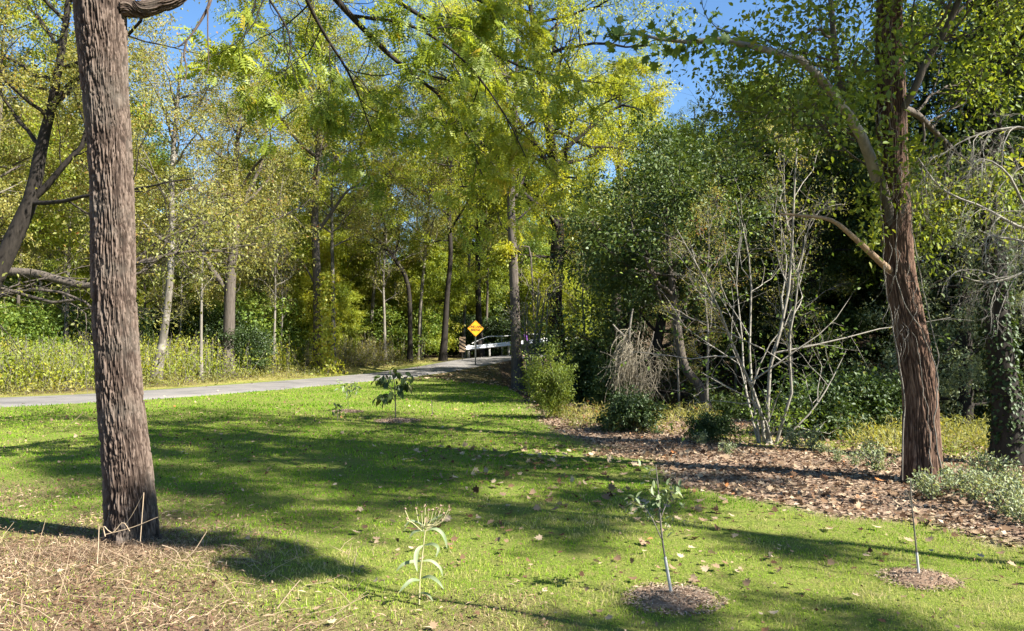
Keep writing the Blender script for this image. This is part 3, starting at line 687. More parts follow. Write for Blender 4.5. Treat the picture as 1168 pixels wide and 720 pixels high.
# fallen grey tree caught behind it
tp = np.vstack([ats([(-120, 292), (-40, 303), (0, 309), (40, 312), (62, 318), (110, 326), (150, 303), (200, 290), (240, 286), (280, 292)], 15.2)])
lim = [(ats([(150, 303), (180, 275), (215, 262), (250, 250), (290, 225)], 15.2), .03, .008), (ats([(200, 290), (215, 305), (225, 312)], 15.2), .02, .006), (ats([(110, 326), (140, 345), (165, 365)], 15.2), .03, .008),
       (ats([(-110, 338), (-40, 340), (10, 336), (45, 330), (90, 340), (118, 365)], 14.8), .06, .02), (ats([(-110, 325), (-40, 326), (5, 330), (60, 345), (85, 342)], 14.7), .05, .03)]
d = build_tree(62, tp, [.10, .095, .09, .085, .08, .07, .05, .035, .02, .01], 'olive', 'bark_grey', .55, 10, 7, 5, 1.8, (30, 70), .05, lambda t: .8+0*t, .12, .8, limbs=lim)
place_tree('fallen_tree', 'grey dead tree lying propped sideways with a fan of bare twigs', d)

# ------------------------------------------------------------------ named trees beyond the road
def px_tree(name, label, seed, pts, Y, rad, **k):
    d = build_tree(seed, rooted(pts, Y), rad, **k); return place_tree(name, label, d)
px_tree('tall_tree', 'straight dark trunk behind roadside weeds with leafy creeper round its foot', 71, [(366, 431), (363, 390), (362, 330), (359, 240), (363, 170), (365, 110), (358, 40), (352, -40)], 38.5, [.24, .22, .205, .18, .15, .11, .07, .03], sp='lime', bark='bark_grey', cs=.42, n1=20, n2=6, n3=5, Lc=4.6, ang=(45, 80), mul=.8,
   limbs=[(ats([(364, 262), (380, 240), (398, 216), (420, 210), (436, 208)], 38), .10, .03), (ats([(362, 330), (345, 300), (325, 290), (300, 270)], 38.5), .06, .02)])
px_tree('grey_tree', 'thick grey trunk with a left fork standing in dark brush beyond the road', 72, [(259, 440), (261, 380), (263, 320), (270, 240), (268, 200), (272, 150), (278, 100)], 34, [.27, .25, .22, .17, .13, .08, .03], sp='olive', bark='bark_grey', cs=.4, n1=18, n2=6, n3=5, Lc=4.4, mul=.8,
   limbs=[(ats([(262, 335), (245, 312), (232, 290), (222, 250), (215, 200)], 34), .15, .05), (ats([(270, 250), (285, 215), (300, 180), (305, 120)], 34), .12, .03)])
px_tree('pale_tree', 'trunk dark below and pale above just right of the thick furrowed trunk', 73, [(177, 442), (186, 385), (192, 340), (196, 280), (196, 200), (202, 120), (208, 60)], 30, [.17, .15, .14, .12, .10, .07, .03], sp='olive', bark='bark_pale', cs=.4, n1=16, n2=6, n3=5, Lc=3.6, mul=.8)
px_tree('golden_tree', 'tallest golden yellow tree with stout dark trunk above the bridge', 74, [(640, 440), (634, 380), (632, 340), (636, 270), (630, 180), (618, 90), (604, 0), (596, -70)], 37, [.45, .42, .38, .32, .25, .18, .11, .04], sp='yellow', bark='bark_dark', cs=.3, n1=30, n2=7, n3=5, Lc=6.6, ang=(45, 85), up1=.02, mul=.42, droop3=-.05,
   limbs=[(ats([(634, 200), (600, 150), (570, 110), (540, 95), (500, 90), (470, 75)], 35), .17, .04), (ats([(630, 240), (600, 225), (570, 180), (545, 160), (520, 120)], 35), .14, .03), (ats([(634, 180), (680, 140), (710, 120), (740, 130)], 38), .14, .04)])
px_tree('slim_tree', 'straight slim trunk rising beside the orange sign', 75, [(592, 440), (589, 400), (587, 340), (585, 285), (583, 220), (588, 120), (592, 20)], 34.5, [.25, .23, .215, .2, .17, .11, .03], sp='yellow', bark='bark_grey', cs=.42, n1=18, n2=6, n3=5, Lc=4.6, ang=(45, 85), mul=.4, droop3=-.04,
   limbs=[(ats([(586, 300), (578, 288), (574, 292)], 34.4), .06, .03), (ats([(586, 295), (594, 278), (604, 284), (607, 320), (609, 370)], 34.3), .05, .03)])
px_tree('leaning_tree', 'dark trunk leaning right to left in the wood left of the sign', 76, [(468, 410), (466, 330), (452, 298), (436, 278), (418, 262), (405, 230), (398, 150)], 46, [.14, .13, .12, .11, .09, .07, .03], sp='lime', bark='bark_dark', cs=.35, n1=18, n2=6, n3=5, Lc=5, mul=.6)
px_tree('dark_tree', 'short thick dark trunk among brown brush left of the sign', 77, [(505, 412), (508, 370), (510, 335), (514, 290), (512, 220), (520, 120), (525, 40)], 47, [.19, .175, .16, .14, .11, .07, .03], sp='lime', bark='bark_dark', cs=.35, n1=20, n2=6, n3=5, Lc=5.4, mul=.6)
px_tree('mossy_tree', 'narrow dark trunk half hidden by leaves straight above the sign', 78, [(548, 405), (546, 360), (545, 300), (546, 220), (540, 120), (548, 10)], 52, [.22, .2, .18, .15, .1, .03], sp='lime', bark='bark_dark', cs=.3, n1=20, n2=6, n3=5, Lc=5.4, mul=.6)
px_tree('golden_tree', 'rounded yellow green crown between the tallest golden tree and the sky gap', 79, [(700, 440), (702, 350), (705, 250), (708, 160), (706, 95)], 48, [.36, .32, .26, .16, .04], sp='yellow', bark='bark_grey', cs=.28, n1=26, n2=7, n3=5, Lc=5.4, ang=(45, 85), mul=.9)
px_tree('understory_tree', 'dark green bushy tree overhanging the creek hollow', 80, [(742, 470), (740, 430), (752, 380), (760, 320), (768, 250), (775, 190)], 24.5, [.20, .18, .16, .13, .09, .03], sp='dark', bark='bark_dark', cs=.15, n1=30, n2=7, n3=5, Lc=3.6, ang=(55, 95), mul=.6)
px_tree('leafy_tree', 'sunlit green crown on the slope below the small sky gap', 81, [(815, 430), (812, 350), (806, 290), (800, 225), (806, 185)], 36, [.34, .3, .24, .13, .04], sp='green', bark='bark_dark', cs=.2, n1=28, n2=7, n3=5, Lc=4.6, ang=(50, 90), mul=.9)
px_tree('leafy_tree', 'olive green crown behind the broken branch of the reddish trunk', 82, [(905, 440), (900, 360), (895, 280), (890, 200), (898, 140)], 27, [.32, .3, .24, .13, .04], sp='green', bark='bark_dark', cs=.25, n1=28, n2=7, n3=5, Lc=4.2, ang=(50, 90), mul=.85)
px_tree('hemlock_tree', 'feathery pale green evergreen between the two right hand trunks', 83, [(1100, 480), (1102, 420), (1100, 340), (1098, 250), (1096, 170)], 17.5, [.16, .14, .11, .07, .02], sp=(KITE, .085, .03, 34, .10, .25, 'leaf_pale'), bark='bark_dark', cs=.06, n1=34, n2=8, n3=4, Lc=2.3, ang=(75, 105), up1=-.03, shape=lambda t: 1.05-.7*t, twl=.5, mul=.8)
px_tree('creek_tree', 'thin dark trunk slanting down into the creek hollow', 84, [(818, 470), (800, 445), (780, 415), (770, 350), (764, 300), (760, 230)], 20, [.13, .12, .11, .10, .07, .02], sp='dark', bark='bark_grey', cs=.45, n1=14, n2=6, n3=4, Lc=2.4, mul=.7)
# ------------------------------------------------------------------ the wood behind: prototypes and copies
def proto(seed, h, rad, sp, **k):
    rng = np.random.default_rng(seed); n = 6; t = np.linspace(0, 1, n)
    p = np.column_stack([np.cumsum(rng.normal(0, .22, n))*t, np.cumsum(rng.normal(0, .22, n))*t, -.15 + h*t])
    return build_tree(seed, p, rad, sp, **k)
PR = {}
PR['lime'] = [proto(101, 17, .17, 'lime', cs=.28, n1=24, n2=6, n3=5, Lc=4.6, ang=(45, 85), mul=.72, size=1.15), proto(102, 15, .13, 'lime', cs=.2, n1=24, n2=6, n3=5, Lc=4.0, ang=(40, 80), mul=.72, size=1.15, bark='bark_pale')]
PR['green'] = [proto(103, 17, .19, 'green', cs=.22, n1=26, n2=6, n3=5, Lc=4.4, ang=(45, 85), mul=.72, size=1.15, bark='bark_dark'), proto(104, 14, .14, 'green', cs=.12, n1=26, n2=6, n3=5, Lc=4.0, ang=(45, 85), mul=.72, size=1.15)]
PR['olive'] = [proto(105, 17, .14, 'olive', cs=.35, n1=20, n2=6, n3=6, Lc=3.6, ang=(35, 70), mul=.72, size=1.15, bark='bark_pale'), proto(106, 15, .11, 'olive', cs=.3, n1=20, n2=6, n3=5, Lc=3.2, ang=(35, 65), mul=.72, size=1.15)]
PR['bare'] = [proto(107, 14, .10, 'olive', cs=.25, n1=20, n2=6, n3=6, Lc=3.0, ang=(30, 60), mul=.12, bark='bark_dead')]
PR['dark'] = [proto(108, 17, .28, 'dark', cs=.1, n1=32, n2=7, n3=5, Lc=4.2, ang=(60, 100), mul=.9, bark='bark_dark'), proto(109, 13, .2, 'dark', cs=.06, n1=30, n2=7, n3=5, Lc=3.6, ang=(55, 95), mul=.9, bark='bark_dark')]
PR['pine'] = [proto(110, 26, .35, (KITE, .16, .05, 16, .14, -.1, 'leaf_dark'), cs=.55, n1=26, n2=7, n3=5, Lc=3.4, ang=(70, 95), up1=.10, shape=lambda t: .35+.65*np.sin(np.pi*np.clip((t-.5)/.5, 0, 1))**.6, mul=.9, bark='bark_dark')]
PR['high'] = [proto(130, 15.5, .16, 'lime', cs=.52, n1=24, n2=6, n3=5, Lc=2.3, ang=(45, 85), mul=.42)]
PR['tall'] = [proto(131, 14.5, .17, 'lime', cs=.68, n1=14, n2=6, n3=5, Lc=1.3, ang=(45, 85), mul=.8)]
PR['under'] = [proto(120, 7.5, .10, 'lime', cs=.06, n1=28, n2=6, n3=5, Lc=2.7, ang=(40, 80), mul=1.0, size=1.1), proto(121, 6.5, .09, 'lime', cs=.06, n1=26, n2=6, n3=5, Lc=2.6, ang=(45, 85), mul=1.0)]
LBL = dict(under=('understory_tree', 'low leafy tree filling the shade under the taller wood beyond the road', 'low trees under the wood beyond the road'),
           lime=('woodland_tree', 'slender yellow green tree mixed into the wood beyond the road', 'yellow green trees in the wood beyond the road'),
           green=('woodland_tree', 'mid green leafy tree mixed into the wood beyond the road', 'green trees in the wood beyond the road'),
           olive=('woodland_tree', 'thin olive and tan autumn tree in the wood beyond the road', 'olive autumn trees in the wood beyond the road'),
           bare=('bare_tree', 'nearly leafless pale twiggy tree in the wood beyond the road', 'leafless trees in the wood beyond the road'),
           dark=('dark_tree', 'dark green shaded tree on the slope behind the creek', 'dark trees on the slope behind the creek'))
used = {}
def plant(kind, x, y, rng, s=1.0, label=None, group=None):
    i = int(rng.integers(0, len(PR[kind]))); key = (kind, i)
    nm, lb, gr = LBL.get(kind, ('pine_tree' if kind == 'pine' else 'leafy_tree', None, None))
    lb = label or lb; gr = group if label else gr
    pxx = CX + x/y*F if y > 20 else 0
    if 150 < pxx < 330: s = s*.8
    if 690 < pxx < 900 and y < 60: s = s*.85
    sc = s*rng.uniform(.85, 1.12); sz = sc*rng.uniform(.92, 1.08); rz = rng.uniform(0, 6.28)
    loc = (x, y, tz(x, y))
    if key not in used:
        b, w, c = PR[kind][i]; t = thing(nm, lb, 'tree', loc, gr); obj('trunk', w, t); obj('crown', c, t)
        t.rotation_euler = (0, 0, rz); t.scale = (sc, sc, sz); used[key] = t
    else: t = copy_tree(used[key], loc, rz, (sc, sz), lb, gr)
    return t
rng = np.random.default_rng(2024)
taken = []
def clear(x, y, dmin):
    d = polydist(np.array([x]), np.array([y]), ROADS)[0][0]
    c = polydist(np.array([x]), np.array([y]), CREEK)[0][0]
    return d > 4.2 and c > 2.2 and all((x-a)**2 + (y-b)**2 > dmin**2 for a, b in taken)
def scatter(n, xr, yr, kinds, w, dmin, s=1.0, px=None):
    k = 0; tries = 0
    while k < n and tries < 4000:
        tries += 1
        y = rng.uniform(*yr); x = rng.uniform(*xr)
        if px: x = (rng.uniform(*px)-CX)/F*y
        d, sr, sd = polydist(np.array([x]), np.array([y]), ROADS)
        if x < 4 and sd[0] < 0: continue
        if not clear(x, y, dmin): continue
        taken.append((x, y)); plant(rng.choice(kinds, p=w), x, y, rng, s); k += 1
# left and middle of the wood, by depth
scatter(11, (0, 0), (31, 42), ['bare', 'olive', 'lime'], [.35, .3, .35], 3.0, .85, (-60, 480))
scatter(20, (0, 0), (43, 58), ['olive', 'lime', 'green', 'bare'], [.25, .4, .2, .15], 3.4, 1.0, (-80, 640))
scatter(24, (0, 0), (58, 78), ['lime', 'green', 'olive'], [.5, .3, .2], 4.0, .95, (-80, 800))
scatter(18, (0, 0), (78, 100), ['lime', 'green'], [.5, .5], 4.0, .95, (-80, 800))
scatter(24, (0, 0), (46, 64), ['under'], [1], 2.0, 1.0, (100, 700))
scatter(16, (0, 0), (62, 84), ['under'], [1], 2.0, 1.2, (60, 800))
scatter(7, (0, 0), (39, 46), ['under'], [1], 2.2, .8, (150, 540))
scatter(9, (0, 0), (31, 42), ['bare'], [1], 1.6, .8, (130, 440))
scatter(14, (0, 0), (42, 58), ['bare'], [1], 1.6, .95, (140, 620))
for px, Y, s_ in ((775, 21.5, .5), (838, 25, .62), (712, 28, .6), (905, 18.5, .5), (805, 17.5, .38), (665, 34, .6)):
    plant('bare', (px-CX)/F*Y, Y, rng, s_, 'thin grey leafless tree rising from the creek hollow', 'thin leafless trees in the creek hollow')
# left of the leaning tree, sunny edge
scatter(6, (0, 0), (27, 36), ['lime', 'olive'], [.5, .5], 3.0, .9, (-260, 70))
# dark slope at the right
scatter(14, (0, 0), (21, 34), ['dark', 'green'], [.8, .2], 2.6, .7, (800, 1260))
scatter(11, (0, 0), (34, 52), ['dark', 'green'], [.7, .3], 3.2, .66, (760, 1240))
for px, Y, h in ((792, 78, .82), (834, 70, .66)):
    plant('pine', (px-CX)/F*Y, Y, rng, h, 'tall pine with an open flat crown in the sky gap' if px < 800 else 'lower pine right of the flat crowned pine in the sky gap')
# trees standing out of frame at the right, whose shade lies on the lawn
for x, y, k, s in ((14.5, 19.5, 'dark', 1.0), (17, 21, 'dark', 1.0), (12.3, 13.4, 'dark', .5), (15.5, 24, 'dark', 1.0), (18, 26, 'dark', 1.0), (19, 22, 'dark', .9), (17, 16.5, 'dark', .75)):
    q = plant(k, x, y, rng, s, 'unseen leafy tree added off to the right to shade the lawn', 'trees beyond the right edge of the lawn')
def stand(kind, i, x, y, sx, sz, rz):  # unseen trees added, placed and scaled for the shade they cast on the lawn
    loc = (x, y, tz(x, y)); key = (kind, i); lb = 'unseen leafy tree added off to the right to shade the lawn'; gr = 'trees beyond the right edge of the lawn'
    if key not in used:
        b, w, c = PR[kind][i]; t = thing('leafy_tree', lb, 'tree', loc, gr); obj('trunk', w, t); obj('crown', c, t); used[key] = t
        t.rotation_euler = (0, 0, rz); t.scale = (sx, sx, sz)
    else: copy_tree(used[key], loc, rz, (sx, sz), lb, gr)
stand('high', 0, 10.3, 2.15, .72, 1.0, .3)
stand('high', 0, 11.2, 3.7, .66, 1.05, 2.1)
stand('tall', 0, 3.25, 2.95, .28, .42, 1.0)
stand('lime', 1, 9.0, -.35, .5, .47, 2.0)
# distant wood mass
def woods():
    r = np.random.default_rng(9); B = MB(); N = 420
    for k in range(N):
        y = r.uniform(96, 165); x = (r.uniform(-220, 1400)-CX)/F*y; z = tz(x, y); h = r.uniform(11, 19) + (4 if x > 30 else 0)
        v, q = tubes([[[x, y, z-.2], [x+r.normal(0, .3), y, z+h*.9]]], [[.22, .05]], 5); B.add(v, [q], .02)
        m = 150; u = r.normal(0, 1, (m, 3)); u = unit(u)*r.uniform(.3, 1, (m, 1))**.5
        C = np.array([x, y, z+h*.58]) + u*np.array([h*.24, h*.24, h*.44])*(.7+.6*vn(u[:, 0]*2+k, u[:, 1]*2, u[:, 2]*2, 3))[:, None]
        v, f, kk = stamp(KITE, C, r.normal(0, 1, (m, 3)) + [0, 0, -.3], r.normal(0, .6, (m, 3)) + [0, 0, .7], r.uniform(.5, 1.1, m), r.uniform(.3, .6, m))
        B.add(v, f, np.repeat(np.clip(r.uniform(.1, .7, m) + r.normal(0, .1), 0, 1), kk))
    for k in range(420):
        y = r.uniform(84, 112); x = (r.uniform(-250, 1400)-CX)/F*y; z = tz(x, y); h = r.uniform(3, 7); m = 90
        C = np.array([x, y, z+h*.45]) + unit(r.normal(0, 1, (m, 3)))*r.uniform(.3, 1, (m, 1))**.5*np.array([h*.45, h*.45, h*.5])
        v, f, kk = stamp(KITE, C, r.normal(0, 1, (m, 3)), r.normal(0, .6, (m, 3)) + [0, 0, .7], r.uniform(.4, .9, m), r.uniform(.25, .5, m))
        B.add(v, f, np.repeat(np.clip(r.uniform(.1, .7, m), 0, 1), kk))
    return B.mesh('distant_woods', M['leaf_lime'])
tag(obj('distant_woods', woods()), kind='stuff')

# ------------------------------------------------------------------ shrubs and weeds
def shrub_data(seed, h, sp, n=16, mul=1.0, bark='bark_grey', ang=(5, 50), size=1.0, twl=.4, n2=6, n3=4, up=.05, sh=None):
    p = np.array([[0, 0, -.05], [0, 0, .08], [0, 0, .2]])
    return build_tree(seed, p, [.05, .045, .04], sp, bark, .2, n, n2, n3, h, ang, up, sh or (lambda t: .6+.5*t), mul, size, twl=twl, sides=3)
SH = dict(light=shrub_data(201, 1.6, (FOLD, .075, .04, 24, .08, .3, 'leaf_fresh'), 24, .8, ang=(3, 30), sh=lambda t: .12+.9*t),
          dark=shrub_data(202, 1.7, 'dark', 16, .7), wide=shrub_data(203, 1.6, 'green', 16, .6, ang=(20, 75)), low=shrub_data(204, .55, (FOLD, .07, .045, 16, .07, .2, 'leaf_dark'), 16, 1.0, ang=(25, 80), twl=.2))
sused = {}
def shrub(kind, x, y, s, rz, label, group=None, name='shrub'):
    loc = (x, y, tz(x, y))
    if kind not in sused:
        _, w, c = SH[kind]; t = thing(name, label, 'shrub', loc, group); o1 = obj('stem', w, t); o2 = obj('foliage', c, t)
        t.rotation_euler = (0, 0, rz); t.scale = (s, s, s); sused[kind] = t
    else:
        t = copy_tree(sused[kind], loc, rz, (s, s), label, group); t.name = name
    return t
def pxy(px, Y): return (px-CX)/F*Y
t = shrub('light', pxy(629, 16.6), 16.6, .8, .4, 'bright leafy shrub at the corner where lawn meets litter'); t.scale = (.54, .54, .66)
shrub('low', pxy(722, 14.0), 14.0, .75, .2, 'low dark dome shaped shrub on the litter')
shrub('low', pxy(812, 12.6), 12.6, .5, 1.2, 'tiny dark shrub nearest the pale stemmed clump')
shrub('dark', pxy(676, 24.5), 24.5, .9, .2, 'broad dark shrub right behind the bright leafy corner shrub')
shrub('dark', pxy(672, 28), 28, .95, 1.0, 'tall shadowy shrub between slim trunk and creek hollow')
shrub('dark', pxy(700, 21.5), 21.5, .6, 2.0, 'small shadowy shrub behind the draped snag')
shrub('low', pxy(930, 13.6), 13.6, 1.0, 2.3, 'low spreading shrub just right of the pale stemmed clump')
shrub('low', pxy(985, 14.2), 14.2, 1.2, 1.3, 'leafy shrub left of the reddish trunk on the bank')
rs = np.random.default_rng(77)
k = 0
for kind, n, pr, yr, sr, lab, gr in (('dark', 10, (120, 470), (34, 44), (.7, 1.2), 'dark brush in the wood edge behind the roadside weeds', 'dark brush in the wood edge'),
                                     ('wide', 12, (-120, 500), (36, 52), (.9, 1.6), 'spreading green brush inside the wood beyond the road', 'green brush inside the wood'),
                                     ('wide', 7, (-160, 100), (23.5, 31), (.8, 1.3), 'sunny green bush on the far road edge left of the furrowed trunk', 'sunny bushes on the far road edge'),
                                     ('dark', 8, (470, 640), (50, 60), (.8, 1.3), 'dark brush behind the white guardrail', 'dark brush behind the guardrail'),
                                     ('dark', 14, (680, 1230), (21, 34), (.6, 1.2), 'shadowy brush on the slope behind the creek', 'shadowy brush on the slope'),
                                     ('dark', 5, (960, 1220), (18, 22), (.4, .7), 'low brush on the creek bank behind the right hand trunks', 'low brush on the creek bank')):
    for j in range(n):
        for tr in range(60):
            y = rs.uniform(*yr); x = pxy(rs.uniform(*pr), y); d, _, sd = polydist(np.array([x]), np.array([y]), ROADS)
            if d[0] > 3.6: break
        shrub(kind, x, y, rs.uniform(*sr), rs.uniform(0, 6), lab, gr)
# bare pale stems beside the slim trunk
rng = np.random.default_rng(31); b = np.array([pxy(606, 33), 33, 0.]); b[2] = tz(b[0], b[1])
L = []
for k in range(11):
    a = rng.uniform(-.5, .6); top = b + [a*1.3, rng.normal(0, .4), rng.uniform(2.8, 5.4)]
    L.append((catmull(np.array([b+[a*.4, 0, 0], b+[a*.7+rng.normal(0, .1), 0, 1.5], top]), 9), .05, .015))
d = build_tree(302, np.array([b, b+[0, 0, .1], b+[0, 0, .2]]), [.1, .09, .08], (KITE, .11, .05, 6, .14, .3, 'leaf_lime'), 'bark_dead', .3, 2, 6, 3, .5, (20, 50), .05, limbs=L, twl=.5, bare=.3)
t = place_tree('bare_shrub', 'clump of thin pale bare stems beside the slim trunk near the sign', d, cat='shrub')
# snag draped in dead vine
b = np.array([pxy(727, 18), 18, 0.]); b[2] = tz(b[0], b[1]) - .1
def q3(l): return ats(l, 18)
t = thing('draped_snag', 'dead snag hung with a pale shaggy mat of dry vines', 'dead tree', b)
W = MB()
for pts, r0, r1 in (([(728, 478), (726, 440), (722, 410), (716, 395)], .09, .045), ([(717, 398), (712, 384), (704, 376), (699, 370)], .04, .016), ([(718, 398), (718, 380), (720, 362), (722, 352)], .035, .018), ([(722, 420), (735, 408), (742, 395), (746, 378)], .03, .01)):
    c = catmull(q3(pts), 12); v, q = tubes(c[None], np.linspace(r0, r1, 12)[None], 8); W.add(v, [q])
obj('trunk', W.mesh('trunk', M['bark_dead'], True, off=b), t)
W = MB(); P = []
for k in range(420):
    a = k < 190
    sx, sy = (rng.normal(714, 6), rng.normal(402, 12)) if a else (rng.normal(730, 12), rng.normal(420, 20))
    ln = rng.uniform(12, 45) if a else rng.uniform(6, 38); bx_ = rng.normal(-5, 5) if a else rng.normal(2, 9)
    P.append(catmull(ats([(sx, sy, 17.8 + rng.normal(0, .2)), (sx+bx_*.6+rng.normal(0, 3), sy+ln*rng.uniform(.1, .4), 17.7 + rng.normal(0, .3)), (sx+bx_+rng.normal(0, 6), sy+ln, 17.7 + rng.normal(0, .35))], 18), 8))
v, q = tubes(np.array(P), np.repeat(np.linspace(.0065, .003, 8)[None], len(P), 0), 4); W.add(v, [q])
obj('dead_vines', W.mesh('dead_vines', barkmat('vine_tan', (.07, .06, .042), (.34, .30, .22), 9, .3, .5), True, off=b), t)
# creeper round the foot of the tall tree
rng = np.random.default_rng(55); N = 1500; r0_ = rng.uniform(.35, 1.15, 1500); z = rng.uniform(0, 1, N)**1.3*5; a = rng.uniform(0, 6.28, N)
bx = np.array([pxy(369, 38), 38., tz(pxy(369, 38), 38.)])
ro = (.25+.75*fbm(a*1.2, z*1.1, 0, 2, 5))*(1.25-.16*z)*r0_
C = np.column_stack([.1 + np.cos(a)*ro + rng.normal(0, .07, N), np.sin(a)*ro, z])
v, fc, k = stamp(KITE, C, rng.normal(0, .5, (N, 3)) + [0, 0, -.7], np.column_stack([np.cos(a), np.sin(a), .4+0*a]), rng.uniform(.12, .2, N), rng.uniform(.08, .13, N))
tag(obj('creeper', mk('creeper', v, fc, M['leaf_lime'], {'tint': np.repeat(rng.uniform(.4, .9, N), k)}), None, bx), 'yellow green creeper wrapped round the foot of the straight dark trunk', 'creeper')

def weeds(seed, pts, hr, lean, leaf, nl, spread, mat, stemmat, name):
    """upright stalks with leaves at given ground points -> one stuff object with stalks and leaves"""
    r = np.random.default_rng(seed); pts = np.asarray(pts); N = len(pts)
    h = r.uniform(hr[0], hr[1], N); d = unit(r.normal(0, lean, (N, 3)) + [0, 0, 1])
    P = np.stack([pts, pts + d*h[:, None]*.5 + r.normal(0, .02, (N, 3)), pts + d*h[:, None] + r.normal(0, .09, (N, 3))*h[:, None]], 1)
    v, q = tubes(P, np.repeat(np.array([[.006, .005, .003]]), N, 0)*np.clip(h, .3, 1.5)[:, None], 3)
    tpl, L, Wd = leaf
    lv, lf, t = leaves_on(r, P, (tpl, L, Wd, nl, spread, .2, mat), 1.0)
    Vv = np.concatenate([v, lv]); nv = len(v)
    fs = [np.concatenate([q] + [f + nv for f in lf if f.shape[1] == 4])] + [f + nv for f in lf if f.shape[1] != 4]
    me = mk(name, Vv, fs, mats=[M[stemmat], M[mat]], attrs={'tint': np.concatenate([np.zeros(nv) + .5, t])}, midx=np.concatenate([np.zeros(len(q)), np.ones(sum(len(f) for f in lf))]))
    return tag(obj(name, me), kind='stuff')
def onground(x, y): return np.column_stack([x, y, terrain(x, y) - .02])
r = np.random.default_rng(70)
T = ROADS[:, :2]; tg = unit(np.gradient(T, axis=0)); nn = np.stack([-tg[:, 1], tg[:, 0]], 1)
i = r.integers(22, 66, 9500); off = 2.6 + r.uniform(0, 1, 9500)**1.2*7 + fbm(i*.3, i*0, 0, 2, 3)*1.5
xy = T[i] + nn[i]*off[:, None] + r.normal(0, .5, (9500, 2))
hs = sstep(2.4, 5.5, off)
sel = xy[:, 1] < 47
lo = sel & (off < 4.3)
weeds(1, onground(xy[lo, 0], xy[lo, 1]), (.12, .5), .3, (KITE, .12, .035), 8, .09, 'leaf_olive', 'bark_dead', 'verge_weeds')
hi = sel & (off >= 4.3)
lf = hi & (xy[:, 0] < -10.5)
weeds(2, onground(xy[lf, 0], xy[lf, 1]), (.5, 1.7), .2, (KITE, .12, .05), 17, .14, 'leaf_lime', 'bark_dead', 'roadside_weeds')
md = hi & (xy[:, 0] >= -10.5)
weeds(5, onground(xy[md, 0], xy[md, 1]), (.5, 1.6), .25, (KITE, .11, .04), 17, .14, 'leaf_olive', 'bark_dead', 'roadside_brush')
n = 750; x = r.uniform(5.4, 9.8, n); y = r.uniform(11.2, 15.5, n)
weeds(3, onground(x, y), (.12, .42), .3, (KITE, .10, .018), 14, .07, 'leaf_olive', 'bark_dead', 'bank_weeds')
n = 1300; i = r.integers(30, 190, n); ed = catmull(np.column_stack([CREEK, CREEK[:, 0]*0]), 200)
ed = ed[(ed[:, 1] < 32)]; i = r.integers(0, len(ed), n); x = ed[i, 0] + r.normal(-1.6, 1.2, n); y = ed[i, 1] - 2.2 + r.normal(0, .9, n)
ok = (y > 12.2) & (polydist(x, y, CREEK)[2] < 0)
weeds(4, onground(x[ok], y[ok]), (.08, .35), .4, (KITE, .10, .045), 9, .09, 'leaf_green', 'bark_dead', 'creek_weeds')
n = 1100; y = r.uniform(11.5, 18.5, n); x = r.uniform(.6, 4.2, n)*(y/16); dm, _, sm = polydist(x, y, MULCH_EDGE); ok = (sm > 0) & (dm > .15) & (fbm(x*1.2, y*1.2, 0, 2, 66) > .46) & (y + .9*x > 15.4)
weeds(6, onground(x[ok], y[ok]), (.05, .38), .45, (KITE, .11, .016), 14, .07, 'leaf_olive', 'bark_dead', 'litter_weeds')
# grey leaved weeds round the right hand trunks
def weed_plant(seed, h, mat, n=13, nl=26):
    r = np.random.default_rng(seed); B = MB()
    d = unit(np.column_stack([r.normal(0, .45, n), r.normal(0, .45, n), np.ones(n)]))
    P = np.stack([d*0, d*h*.5, d*h + r.normal(0, .03, (n, 3))], 1); v, q = tubes(P, np.repeat(np.array([[.005, .004, .002]]), n, 0), 4)
    lv, lf, t = leaves_on(r, P, (FOLD, .055, .028, nl, .045, .1, mat), 1.0)
    return mk('stem', v, [q], M['bark_dead']), mk('leaves', lv, lf, M[mat], {'tint': np.clip(t+.15, 0, 1)})
wd = [weed_plant(k, .38, 'leaf_pale') for k in (1, 2)]
first = {}
r = np.random.default_rng(90)
spots = [(1052, 566), (1062, 572), (1085, 560), (1100, 566), (1112, 575), (1125, 562), (1135, 578), (1148, 570), (1160, 582), (1140, 552), (1118, 550), (1158, 560), (1150, 592), (1166, 600), (940, 520), (955, 528), (925, 515), (975, 533), (990, 522), (1000, 540), (905, 512), (830, 520), (800, 508)]
for j, (px, py) in enumerate(spots):
    g = ground(px, py); i = j % 2; lab = 'small grey green weed at the foot of the right hand trunks' if px > 1020 else 'small grey green weed along the back edge of the litter'
    gr = 'grey green weeds by the right hand trunks' if px > 1020 else 'grey green weeds behind the litter'
    s = r.uniform(.45, .9)
    if i not in first:
        t = thing('weed', lab, 'weed', g, gr); obj('stem', wd[i][0], t); obj('leaves', wd[i][1], t); first[i] = t; t.scale = (s, s, s)
    else: copy_tree(first[i], g, r.uniform(0, 6), (s, s), lab, gr)
